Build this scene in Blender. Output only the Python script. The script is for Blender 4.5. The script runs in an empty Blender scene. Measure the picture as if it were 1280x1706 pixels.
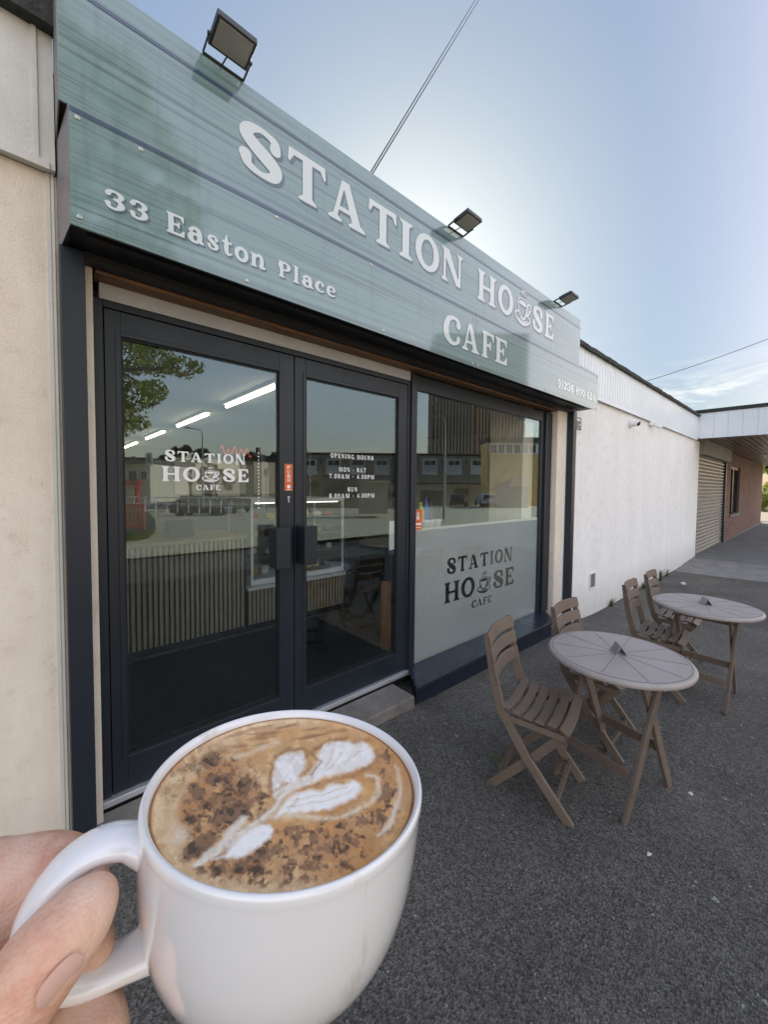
import bpy, bmesh, math, random
import numpy as np
from mathutils import Vector, Matrix
R = math.radians
sc = bpy.context.scene
col = sc.collection

# ------------------------------------------------------------------ camera
F = 650.0; PX, PY = 640.0, 836.5                      # photo is 1280 x 1706
CAM = np.array([0.0, -2.08, 1.58])
RW = np.array([[0.74669602, -0.01994599, 0.66486632],   # rows: world axes seen in (right, down, forward)
               [-0.66510224, -0.03616696, 0.74587597],
               [0.00916896, -0.99914669, -0.04027185]])
cd = bpy.data.cameras.new('camera'); cam = bpy.data.objects.new('camera', cd); col.objects.link(cam)
cd.sensor_fit = 'VERTICAL'; cd.sensor_height = 36; cd.lens = 36 * F / 1706
cd.shift_x = 0.0; cd.shift_y = (836.5 - 853) / 1706 * 1.0
cd.clip_start = 0.02; cd.clip_end = 2000
cam.matrix_world = Matrix([[RW[0, 0], -RW[0, 1], -RW[0, 2], CAM[0]], [RW[1, 0], -RW[1, 1], -RW[1, 2], CAM[1]],
                           [RW[2, 0], -RW[2, 1], -RW[2, 2], CAM[2]], [0, 0, 0, 1]])
sc.camera = cam

# ------------------------------------------------------------------ sky, sun, exposure
SUN_AZ, SUN_EL = 45.0, 26.0      # azimuth from +Y towards +X
w = bpy.data.worlds.new('World'); sc.world = w; w.use_nodes = True
nt = w.node_tree; N = nt.nodes; L = nt.links
bg = N['Background']
sky = N.new('ShaderNodeTexSky'); sky.sky_type = 'NISHITA'; sky.sun_disc = False
sky.sun_elevation = R(SUN_EL); sky.sun_rotation = R(SUN_AZ)
sky.air_density = 1.0; sky.dust_density = 2.2; sky.ozone_density = 1.6; sky.altitude = 50
tc = N.new('ShaderNodeTexCoord'); mp = N.new('ShaderNodeMapping'); mp.inputs['Scale'].default_value = (1.0, 1.0, 5.5)
no = N.new('ShaderNodeTexNoise'); no.inputs['Scale'].default_value = 4.5; no.inputs['Detail'].default_value = 9; no.inputs['Roughness'].default_value = .62; no.inputs['Distortion'].default_value = .6
cr = N.new('ShaderNodeValToRGB'); cr.color_ramp.elements[0].position = .50; cr.color_ramp.elements[1].position = .72
sp = N.new('ShaderNodeSeparateXYZ'); band = N.new('ShaderNodeValToRGB')
be = band.color_ramp.elements; be[0].position = .0; be[0].color = (.3, .3, .3, 1); be[1].position = .34; be[1].color = (0, 0, 0, 1)
e = be.new(.05); e.color = (.9, .9, .9, 1); e = be.new(.17); e.color = (.75, .75, .75, 1); e = be.new(.24); e.color = (.12, .12, .12, 1)
mu = N.new('ShaderNodeMath'); mu.operation = 'MULTIPLY'
mx = N.new('ShaderNodeMix'); mx.data_type = 'RGBA'; mx.inputs['B'].default_value = (9.0, 8.4, 7.2, 1)
L.new(tc.outputs['Generated'], mp.inputs['Vector']); L.new(mp.outputs[0], no.inputs['Vector']); L.new(no.outputs['Fac'], cr.inputs[0])
L.new(tc.outputs['Generated'], sp.inputs[0]); L.new(sp.outputs['Z'], band.inputs[0])
L.new(cr.outputs[0], mu.inputs[0]); L.new(band.outputs[0], mu.inputs[1]); L.new(mu.outputs[0], mx.inputs['Factor'])
bw = N.new('ShaderNodeRGBToBW'); pw = N.new('ShaderNodeMath'); pw.operation = 'POWER'; pw.inputs[1].default_value = -.53; L.new(sky.outputs[0], bw.inputs[0]); L.new(bw.outputs[0], pw.inputs[0])
sc_ = N.new('ShaderNodeVectorMath'); sc_.operation = 'SCALE'; L.new(sky.outputs[0], sc_.inputs[0]); L.new(pw.outputs[0], sc_.inputs['Scale'])
hs = N.new('ShaderNodeHueSaturation'); hs.inputs['Saturation'].default_value = .88; hs.inputs['Value'].default_value = 1.18; L.new(sc_.outputs[0], hs.inputs['Color'])
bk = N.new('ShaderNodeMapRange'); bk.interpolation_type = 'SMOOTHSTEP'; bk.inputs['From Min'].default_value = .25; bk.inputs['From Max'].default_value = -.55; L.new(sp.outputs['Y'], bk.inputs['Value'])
bm_ = N.new('ShaderNodeMix'); bm_.data_type = 'RGBA'; bm_.inputs['A'].default_value = (.86, 1.03, 1.16, 1); bm_.inputs['B'].default_value = (6.0, 4.45, 3.45, 1); L.new(bk.outputs[0], bm_.inputs['Factor'])   # added fill: sky half away from the sun brightened to light the shaded facade
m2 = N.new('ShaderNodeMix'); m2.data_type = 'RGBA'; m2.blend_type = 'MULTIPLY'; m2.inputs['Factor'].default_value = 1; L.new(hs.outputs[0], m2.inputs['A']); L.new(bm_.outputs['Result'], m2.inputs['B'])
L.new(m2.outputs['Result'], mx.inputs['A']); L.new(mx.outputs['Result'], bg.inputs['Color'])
bg.inputs['Strength'].default_value = 0.10
sd = bpy.data.lights.new('sun', 'SUN'); so = bpy.data.objects.new('sun', sd); col.objects.link(so)
sd.energy = 5.0; sd.angle = R(.6); sd.color = (1, .93, .82)
sv = Vector((math.sin(R(SUN_AZ)) * math.cos(R(SUN_EL)), math.cos(R(SUN_AZ)) * math.cos(R(SUN_EL)), math.sin(R(SUN_EL))))
so.rotation_euler = sv.to_track_quat('Z', 'Y').to_euler(); so.location = (20, 30, 30)
sc.view_settings.view_transform = 'Standard'; sc.view_settings.look = 'None'; sc.view_settings.gamma = 1
sc.view_settings.exposure = 1.0
sc.cycles.max_bounces = 10; sc.cycles.transparent_max_bounces = 16; sc.cycles.sample_clamp_indirect = 6

# ------------------------------------------------------------------ pixel helpers
def ray(u, v): return RW @ np.array([u - PX, v - PY, F])
def onY(u, v, y=0.0): d = ray(u, v); return CAM + d * ((y - CAM[1]) / d[1])
def onZ(u, v, z=0.0): d = ray(u, v); return CAM + d * ((z - CAM[2]) / d[2])
def at(u, v, depth): return CAM + ray(u, v) * (depth / F)          # depth along the view axis
GL = 0.1                                                            # plane of the glass
def mir(p): return np.array([p[0], 2 * GL - p[1], p[2]])            # the real place of a thing seen mirrored in the glass
def proj(P):
    c = RW.T @ (np.asarray(P, float) - CAM); return c[0] / c[2] * F + PX, c[1] / c[2] * F + PY

# ------------------------------------------------------------------ object helpers
def tag(o, label=None, cat=None, group=None, kind=None):
    if label: o['label'] = label
    if cat: o['category'] = cat
    if group: o['group'] = group
    if kind: o['kind'] = kind
    return o
def empty(name, loc=(0, 0, 0), rz=0.0, label=None, cat=None, group=None):
    o = bpy.data.objects.new(name, None); col.objects.link(o); o.location = loc; o.rotation_euler.z = rz
    o.empty_display_size = .1
    return tag(o, label, cat, group)
class MB:
    def __init__(s): s.v = []; s.f = []; s.m = []
    def add(s, v, f, mi=0):
        b = len(s.v); s.v += [tuple(map(float, p)) for p in v]; s.f += [tuple(b + i for i in q) for q in f]; s.m += [mi] * len(f); return s
    def box(s, x0, x1, y0, y1, z0, z1, mi=0, M=None):
        v = [(x, y, z) for x in (x0, x1) for y in (y0, y1) for z in (z0, z1)]
        if M is not None: v = [tuple(M @ Vector(p)) for p in v]
        return s.add(v, [(0, 1, 3, 2), (4, 6, 7, 5), (0, 4, 5, 1), (2, 3, 7, 6), (0, 2, 6, 4), (1, 5, 7, 3)], mi)
    def bar(s, a, b, w, h, up=(0, 0, 1), mi=0):
        a = Vector(a); b = Vector(b); d = (b - a); ln = d.length; d.normalize(); up = Vector(up)
        if abs(d.dot(up)) > .98: up = Vector((0, 1, 0))
        x = d.cross(up).normalized(); z = x.cross(d).normalized()
        v = [p + x * sx * w / 2 + z * sz * h / 2 for p in (a, b) for sx in (-1, 1) for sz in (-1, 1)]
        return s.add(v, [(0, 1, 3, 2), (4, 6, 7, 5), (0, 4, 5, 1), (2, 3, 7, 6), (0, 2, 6, 4), (1, 5, 7, 3)], mi)
    def tube(s, pts, r, n=10, mi=0, cap=True):
        pts = [Vector(p) for p in pts]; rr = r if isinstance(r, (list, tuple)) else [r] * len(pts)
        rings = []; ref = None
        for i, p in enumerate(pts):
            d = (pts[min(i + 1, len(pts) - 1)] - pts[max(i - 1, 0)]).normalized()
            if ref is None: ref = d.orthogonal().normalized()
            ref = (ref - d * ref.dot(d)).normalized(); q = d.cross(ref)
            rings.append([p + (ref * math.cos(2 * math.pi * k / n) + q * math.sin(2 * math.pi * k / n)) * rr[i] for k in range(n)])
        v = [p for rg in rings for p in rg]; f = []
        for i in range(len(pts) - 1):
            for k in range(n): f.append((i * n + k, i * n + (k + 1) % n, (i + 1) * n + (k + 1) % n, (i + 1) * n + k))
        if cap: f += [tuple(range(n))[::-1], tuple((len(pts) - 1) * n + k for k in range(n))]
        return s.add(v, f, mi)
    def prism(s, pts, z0, z1, axis='z', mi=0):
        n = len(pts)
        def P(a, b, c): return {'z': (a, b, c), 'y': (a, c, b), 'x': (c, a, b)}[axis]
        v = [P(a, b, z0) for a, b in pts] + [P(a, b, z1) for a, b in pts]
        f = [tuple(range(n))[::-1], tuple(range(n, 2 * n))] + [(i, (i + 1) % n, n + (i + 1) % n, n + i) for i in range(n)]
        return s.add(v, f, mi)
    def lathe(s, prof, c=(0, 0, 0), n=32, mi=0, M=None):
        v = []; f = []
        for (r, z) in prof:
            for k in range(n):
                a = 2 * math.pi * k / n; p = Vector((r * math.cos(a), r * math.sin(a), z))
                v.append(tuple((M @ p) if M is not None else (p + Vector(c))))
        for i in range(len(prof) - 1):
            for k in range(n): f.append((i * n + k, i * n + (k + 1) % n, (i + 1) * n + (k + 1) % n, (i + 1) * n + k))
        f.append(tuple(range(n))[::-1]); f.append(tuple((len(prof) - 1) * n + k for k in range(n)))
        return s.add(v, f, mi)
    def build(s, name, mat, parent=None, smooth=False, bevel=0, seg=2, weld=False):
        me = bpy.data.meshes.new(name); me.from_pydata(s.v, [], s.f)
        for m in (mat if isinstance(mat, (list, tuple)) else [mat]): me.materials.append(m)
        if len(me.materials) > 1: me.polygons.foreach_set('material_index', s.m)
        if weld or not smooth or bevel:
            bm = bmesh.new(); bm.from_mesh(me)
            if weld: bmesh.ops.remove_doubles(bm, verts=bm.verts, dist=1e-5)
            bmesh.ops.recalc_face_normals(bm, faces=bm.faces); bm.to_mesh(me); bm.free()
        if smooth: me.polygons.foreach_set('use_smooth', [True] * len(me.polygons))
        me.update()
        o = bpy.data.objects.new(name, me); col.objects.link(o)
        if parent: o.parent = parent
        if bevel:
            b = o.modifiers.new('bevel', 'BEVEL'); b.width = bevel; b.segments = seg; b.limit_method = 'ANGLE'; b.angle_limit = R(35)
            b.harden_normals = False
        return o
def copy_tree(o, parent=None):
    c = o.copy(); col.objects.link(c); c.parent = parent
    for ch in list(o.children): copy_tree(ch, c)
    return c
def auto_smooth(o, ang=35):
    me = o.data; me.polygons.foreach_set('use_smooth', [True] * len(me.polygons)); me.set_sharp_from_angle(angle=R(ang)); return o

# ------------------------------------------------------------------ materials
def mat(name, c=(.5, .5, .5), rough=.5, metal=0, spec=.5, coat=0, coat_r=.03, emit=None, estr=0, var=0, vscale=3, bump=0, bscale=60, rvar=0, sss=0, ior=None):
    m = bpy.data.materials.new(name); m.use_nodes = True; t = m.node_tree; b = t.nodes['Principled BSDF']
    b.inputs['Base Color'].default_value = (*c, 1); b.inputs['Roughness'].default_value = rough; b.inputs['Metallic'].default_value = metal
    b.inputs['Specular IOR Level'].default_value = spec; b.inputs['Coat Weight'].default_value = coat; b.inputs['Coat Roughness'].default_value = coat_r
    if ior: b.inputs['IOR'].default_value = ior
    if sss:
        b.inputs['Subsurface Weight'].default_value = sss; b.inputs['Subsurface Radius'].default_value = (.01, .004, .002); b.inputs['Subsurface Scale'].default_value = 1
    if emit: b.inputs['Emission Color'].default_value = (*emit, 1); b.inputs['Emission Strength'].default_value = estr
    if var or bump or rvar:
        g = t.nodes.new('ShaderNodeNewGeometry')
        n = t.nodes.new('ShaderNodeTexNoise'); n.inputs['Scale'].default_value = vscale; n.inputs['Detail'].default_value = 8; n.inputs['Roughness'].default_value = .65
        t.links.new(g.outputs['Position'], n.inputs['Vector'])
        if var:
            r = t.nodes.new('ShaderNodeValToRGB'); r.color_ramp.elements[0].position = .3; r.color_ramp.elements[1].position = .7
            r.color_ramp.elements[0].color = (*[max(0, x * (1 - var)) for x in c], 1); r.color_ramp.elements[1].color = (*[min(1, x * (1 + var)) for x in c], 1)
            t.links.new(n.outputs['Fac'], r.inputs[0]); t.links.new(r.outputs[0], b.inputs['Base Color'])
        if rvar:
            mr = t.nodes.new('ShaderNodeMapRange'); mr.inputs['To Min'].default_value = max(0, rough - rvar); mr.inputs['To Max'].default_value = min(1, rough + rvar)
            mr.inputs['From Min'].default_value = .3; mr.inputs['From Max'].default_value = .7
            t.links.new(n.outputs['Fac'], mr.inputs['Value']); t.links.new(mr.outputs[0], b.inputs['Roughness'])
        if bump:
            n2 = t.nodes.new('ShaderNodeTexNoise'); n2.inputs['Scale'].default_value = bscale; n2.inputs['Detail'].default_value = 5
            t.links.new(g.outputs['Position'], n2.inputs['Vector'])
            bu = t.nodes.new('ShaderNodeBump'); bu.inputs['Strength'].default_value = bump; bu.inputs['Distance'].default_value = .01
            t.links.new(n2.outputs['Fac'], bu.inputs['Height']); t.links.new(bu.outputs[0], b.inputs['Normal'])
    return m
def nodes(m): return m.node_tree, m.node_tree.nodes['Principled BSDF']
def ramp(t, pts):
    r = t.nodes.new('ShaderNodeValToRGB'); e = r.color_ramp.elements
    e[0].position = pts[0][0]; e[0].color = (*pts[0][1], 1); e[1].position = pts[-1][0]; e[1].color = (*pts[-1][1], 1)
    for p, c in pts[1:-1]: x = e.new(p); x.color = (*c, 1)
    return r
def noise(t, vec, scale, detail=6, rough=.6, dist=0):
    n = t.nodes.new('ShaderNodeTexNoise'); n.inputs['Scale'].default_value = scale; n.inputs['Detail'].default_value = detail; n.inputs['Roughness'].default_value = rough; n.inputs['Distortion'].default_value = dist
    t.links.new(vec, n.inputs['Vector']); return n
def mapping(t, scale=(1, 1, 1), loc=(0, 0, 0)):
    g = t.nodes.new('ShaderNodeNewGeometry'); m = t.nodes.new('ShaderNodeMapping'); m.inputs['Scale'].default_value = scale; m.inputs['Location'].default_value = loc
    t.links.new(g.outputs['Position'], m.inputs['Vector']); return m.outputs[0]
def mixc(t, fac, a, b, mode='MIX'):
    x = t.nodes.new('ShaderNodeMix'); x.data_type = 'RGBA'; x.blend_type = mode
    for k, v in (('Factor', fac), ('A', a), ('B', b)):
        if isinstance(v, (int, float)): x.inputs[k].default_value = v
        elif isinstance(v, tuple): x.inputs[k].default_value = (*v, 1)
        else: t.links.new(v, x.inputs[k])
    return x.outputs['Result']
def bumpn(t, b, h, s=.5, d=.01):
    u = t.nodes.new('ShaderNodeBump'); u.inputs['Strength'].default_value = s; u.inputs['Distance'].default_value = d
    t.links.new(h, u.inputs['Height']); t.links.new(u.outputs[0], b.inputs['Normal'])

def make_asphalt():
    m = mat('asphalt', rough=.8, spec=.35); t, b = nodes(m); p = mapping(t)
    v = t.nodes.new('ShaderNodeTexVoronoi'); v.inputs['Scale'].default_value = 118; t.links.new(p, v.inputs['Vector'])
    nf = noise(t, p, 135, 3); nb = noise(t, p, 1.1, 6, .7); nm_ = noise(t, p, 14, 5, .7)
    s = ramp(t, [(0, (0, 0, 0)), (.35, (.25, .25, .25)), (.75, (1, 1, 1))]); t.links.new(v.outputs['Color'], s.inputs[0])
    stone = ramp(t, [(.36, (.026, .0245, .022)), (.50, (.072, .068, .062)), (.64, (.19, .18, .162))]); t.links.new(nf.outputs['Fac'], stone.inputs[0])
    c1 = mixc(t, .55, stone.outputs[0], mixc(t, s.outputs[0], (.030, .028, .025), (.205, .194, .174)))
    big = ramp(t, [(.32, (.58, .575, .57)), (.48, (.92, .92, .915)), (.6, (1.08, 1.07, 1.05)), (.72, (1.5, 1.46, 1.40))]); t.links.new(nb.outputs['Fac'], big.inputs[0])
    c2 = mixc(t, 1.0, c1, big.outputs[0], 'MULTIPLY')
    sp_ = ramp(t, [(.69, (0, 0, 0)), (.74, (1, 1, 1))]); t.links.new(noise(t, p, 33, 2, .5).outputs['Fac'], sp_.inputs[0])
    c3 = mixc(t, sp_.outputs[0], c2, (.3, .29, .26))
    t.links.new(c3, b.inputs['Base Color'])
    a = t.nodes.new('ShaderNodeMath'); a.operation = 'ADD'; t.links.new(v.outputs['Distance'], a.inputs[0]); t.links.new(nf.outputs['Fac'], a.inputs[1])
    bumpn(t, b, a.outputs[0], .9, .006); return m
def make_render(name, c, dirt):
    m = mat(name, c, rough=.9, spec=.25); t, b = nodes(m); p = mapping(t)
    n1 = noise(t, mapping(t, (1.6, 1.6, .5)), 1.5, 8, .7); r = ramp(t, [(.35, dirt), (.62, c)]); t.links.new(n1.outputs['Fac'], r.inputs[0])
    n2 = noise(t, p, 9, 6, .7); r2 = ramp(t, [(.28, (.80, .78, .75)), (.44, (.97, .965, .96)), (.6, (1, 1, 1))]); t.links.new(n2.outputs['Fac'], r2.inputs[0])
    c1 = mixc(t, 1.0, r.outputs[0], r2.outputs[0], 'MULTIPLY')
    sx = t.nodes.new('ShaderNodeSeparateXYZ'); t.links.new(p, sx.inputs[0])
    mr = t.nodes.new('ShaderNodeMapRange'); mr.inputs['From Min'].default_value = .34; mr.inputs['From Max'].default_value = -.25; t.links.new(sx.outputs['Z'], mr.inputs['Value'])
    mm = t.nodes.new('ShaderNodeMath'); mm.operation = 'MULTIPLY'; mm.use_clamp = True; t.links.new(mr.outputs[0], mm.inputs[0]); t.links.new(n2.outputs['Fac'], mm.inputs[1])
    t.links.new(mixc(t, mm.outputs[0], c1, (.33, .30, .26)), b.inputs['Base Color'])
    bumpn(t, b, noise(t, p, 130, 3, .6).outputs['Fac'], .55, .006); return m
def make_brick():
    m = mat('red_brick', rough=.85); t, b = nodes(m)
    g = t.nodes.new('ShaderNodeNewGeometry'); s = t.nodes.new('ShaderNodeSeparateXYZ'); t.links.new(g.outputs['Position'], s.inputs[0])
    a = t.nodes.new('ShaderNodeMath'); a.operation = 'ADD'; t.links.new(s.outputs['X'], a.inputs[0]); t.links.new(s.outputs['Y'], a.inputs[1])
    cx = t.nodes.new('ShaderNodeCombineXYZ'); t.links.new(a.outputs[0], cx.inputs['X']); t.links.new(s.outputs['Z'], cx.inputs['Y'])
    k = t.nodes.new('ShaderNodeTexBrick'); k.inputs['Scale'].default_value = 1; k.inputs['Brick Width'].default_value = .225; k.inputs['Row Height'].default_value = .075
    k.inputs['Mortar Size'].default_value = .009; k.inputs['Color1'].default_value = (.21, .085, .055, 1); k.inputs['Color2'].default_value = (.11, .045, .035, 1); k.inputs['Mortar'].default_value = (.25, .21, .18, 1)
    t.links.new(cx.outputs[0], k.inputs['Vector'])
    n = noise(t, g.outputs['Position'], 1.7); r = ramp(t, [(.3, (.75, .75, .75)), (.7, (1.25, 1.2, 1.2))]); t.links.new(n.outputs['Fac'], r.inputs[0])
    t.links.new(mixc(t, 1.0, k.outputs['Color'], r.outputs[0], 'MULTIPLY'), b.inputs['Base Color'])
    bumpn(t, b, k.outputs['Fac'], -.6, .01); return m
def vary(m, amt=.14):
    t, b = nodes(m); oi = t.nodes.new('ShaderNodeObjectInfo'); mr = t.nodes.new('ShaderNodeMapRange'); mr.inputs['To Min'].default_value = 1 - amt; mr.inputs['To Max'].default_value = 1 + amt; t.links.new(oi.outputs['Random'], mr.inputs['Value'])
    src = b.inputs['Base Color'].links[0].from_socket; vm = t.nodes.new('ShaderNodeVectorMath'); vm.operation = 'SCALE'; t.links.new(src, vm.inputs[0]); t.links.new(mr.outputs[0], vm.inputs['Scale'])
    sc2 = ramp(t, [(.60, (0, 0, 0)), (.72, (.5, .5, .5))]); t.links.new(noise(t, mapping(t, (1, 1, 3)), 38, 5, .75).outputs['Fac'], sc2.inputs[0])
    t.links.new(mixc(t, sc2.outputs[0], vm.outputs[0], (.30, .27, .24)), b.inputs['Base Color'])
def make_sign(name, shade):
    m = mat(name, rough=.4, spec=.4, coat=1.0, coat_r=.055); t, b = nodes(m); b.inputs['Coat IOR'].default_value = 1.78
    n1 = noise(t, mapping(t, (.16, 1, 34)), 1.0, 9, .72, .12); n2 = noise(t, mapping(t, (1.2, 1, 120), (3, 0, 7)), 1.0, 5, .7)
    n3 = noise(t, mapping(t, (22, 1, 1.2), (1, 0, 3)), 1.0, 4, .6)
    base = tuple(x * shade for x in (.176, .280, .282))
    r1 = ramp(t, [(.32, tuple(x * .30 for x in base)), (.40, tuple(x * .72 for x in base)), (.47, tuple(x * .92 for x in base)), (.62, base), (.75, tuple(x * 1.15 for x in base))]); t.links.new(n1.outputs['Fac'], r1.inputs[0])
    r2 = ramp(t, [(.36, (.60, .63, .66)), (.5, (1, 1, 1))]); t.links.new(n2.outputs['Fac'], r2.inputs[0])
    r3 = ramp(t, [(.32, (.86, .87, .88)), (.45, (1, 1, 1))]); t.links.new(n3.outputs['Fac'], r3.inputs[0])
    c = mixc(t, 1.0, mixc(t, 1.0, r1.outputs[0], r2.outputs[0], 'MULTIPLY'), r3.outputs[0], 'MULTIPLY')
    t.links.new(c, b.inputs['Base Color']); return m
def make_glass(name, k=1.5, base=.05, tint=(.93, .95, .94)):
    m = bpy.data.materials.new(name); m.use_nodes = True; t = m.node_tree; t.nodes.remove(t.nodes['Principled BSDF'])
    g = t.nodes.new('ShaderNodeNewGeometry'); d = t.nodes.new('ShaderNodeVectorMath'); d.operation = 'DOT_PRODUCT'
    t.links.new(g.outputs['Incoming'], d.inputs[0]); t.links.new(g.outputs['Normal'], d.inputs[1])
    def M(op, a, b_=None):
        x = t.nodes.new('ShaderNodeMath'); x.operation = op
        for i, v in enumerate((a, b_)):
            if v is None: continue
            if isinstance(v, (int, float)): x.inputs[i].default_value = v
            else: t.links.new(v, x.inputs[i])
        return x.outputs[0]
    f = M('POWER', M('SUBTRACT', 1.0, M('ABSOLUTE', d.outputs['Value'])), 5.0)
    f = M('ADD', M('MULTIPLY', f, k), base); mi = M('MINIMUM', f, .95)
    tr = t.nodes.new('ShaderNodeBsdfTransparent'); tr.inputs[0].default_value = (*tint, 1)
    gl = t.nodes.new('ShaderNodeBsdfAnisotropic') if False else t.nodes.new('ShaderNodeBsdfGlossy'); gl.inputs['Roughness'].default_value = 0.0; gl.inputs['Color'].default_value = (.70, .89, 1.0, 1)
    ms = t.nodes.new('ShaderNodeMixShader'); t.links.new(mi, ms.inputs[0]); t.links.new(tr.outputs[0], ms.inputs[1]); t.links.new(gl.outputs[0], ms.inputs[2])
    t.links.new(ms.outputs[0], t.nodes['Material Output'].inputs[0]); return m
def make_frost():
    m = bpy.data.materials.new('frosted_film'); m.use_nodes = True; t = m.node_tree; b = t.nodes['Principled BSDF']
    b.inputs['Base Color'].default_value = (.5, .51, .5, 1); b.inputs['Roughness'].default_value = .7
    tr = t.nodes.new('ShaderNodeBsdfTransparent'); tr.inputs[0].default_value = (.85, .88, .88, 1); ms = t.nodes.new('ShaderNodeMixShader'); ms.inputs[0].default_value = .20
    n = noise(t, mapping(t), 1.3, 4); r = ramp(t, [(.3, (.55, .54, .53)), (.7, (.63, .615, .60))]); t.links.new(n.outputs['Fac'], r.inputs[0]); t.links.new(r.outputs[0], b.inputs['Base Color'])
    t.links.new(b.outputs[0], ms.inputs[1]); t.links.new(tr.outputs[0], ms.inputs[2]); t.links.new(ms.outputs[0], t.nodes['Material Output'].inputs[0]); return m
def make_concrete(name, c, var=.35, sc_=5):
    m = mat(name, c, rough=.9); t, b = nodes(m); p = mapping(t)
    n = noise(t, p, sc_, 9, .75); r = ramp(t, [(.3, tuple(x * (1 - var) for x in c)), (.7, tuple(x * (1 + var) for x in c))]); t.links.new(n.outputs['Fac'], r.inputs[0])
    s = ramp(t, [(.62, (1, 1, 1)), (.7, (.55, .53, .5))]); t.links.new(noise(t, p, 60, 3).outputs['Fac'], s.inputs[0])
    t.links.new(mixc(t, 1.0, r.outputs[0], s.outputs[0], 'MULTIPLY'), b.inputs['Base Color']); bumpn(t, b, noise(t, p, 90, 4).outputs['Fac'], .6, .006); return m
def make_leaf(name, a, c):
    m = mat(name, a, rough=.5, spec=.3); t, b = nodes(m)
    n = noise(t, mapping(t), 2.6, 4); r = ramp(t, [(.3, a), (.7, c)]); t.links.new(n.outputs['Fac'], r.inputs[0])
    t.links.new(r.outputs[0], b.inputs['Base Color'])
    tl = t.nodes.new('ShaderNodeBsdfTranslucent'); t.links.new(r.outputs[0], tl.inputs[0]); ad = t.nodes.new('ShaderNodeMixShader'); ad.inputs[0].default_value = .35
    t.links.new(b.outputs[0], ad.inputs[1]); t.links.new(tl.outputs[0], ad.inputs[2]); t.links.new(ad.outputs[0], t.nodes['Material Output'].inputs[0]); return m
def make_wood(name, c, axis=(1, 1, 1)):
    m = mat(name, c, rough=.55); t, b = nodes(m)
    n = noise(t, mapping(t, axis), 6, 7, .6, .5); r = ramp(t, [(.3, tuple(x * .6 for x in c)), (.7, tuple(x * 1.25 for x in c))]); t.links.new(n.outputs['Fac'], r.inputs[0]); t.links.new(r.outputs[0], b.inputs['Base Color']); return m

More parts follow.
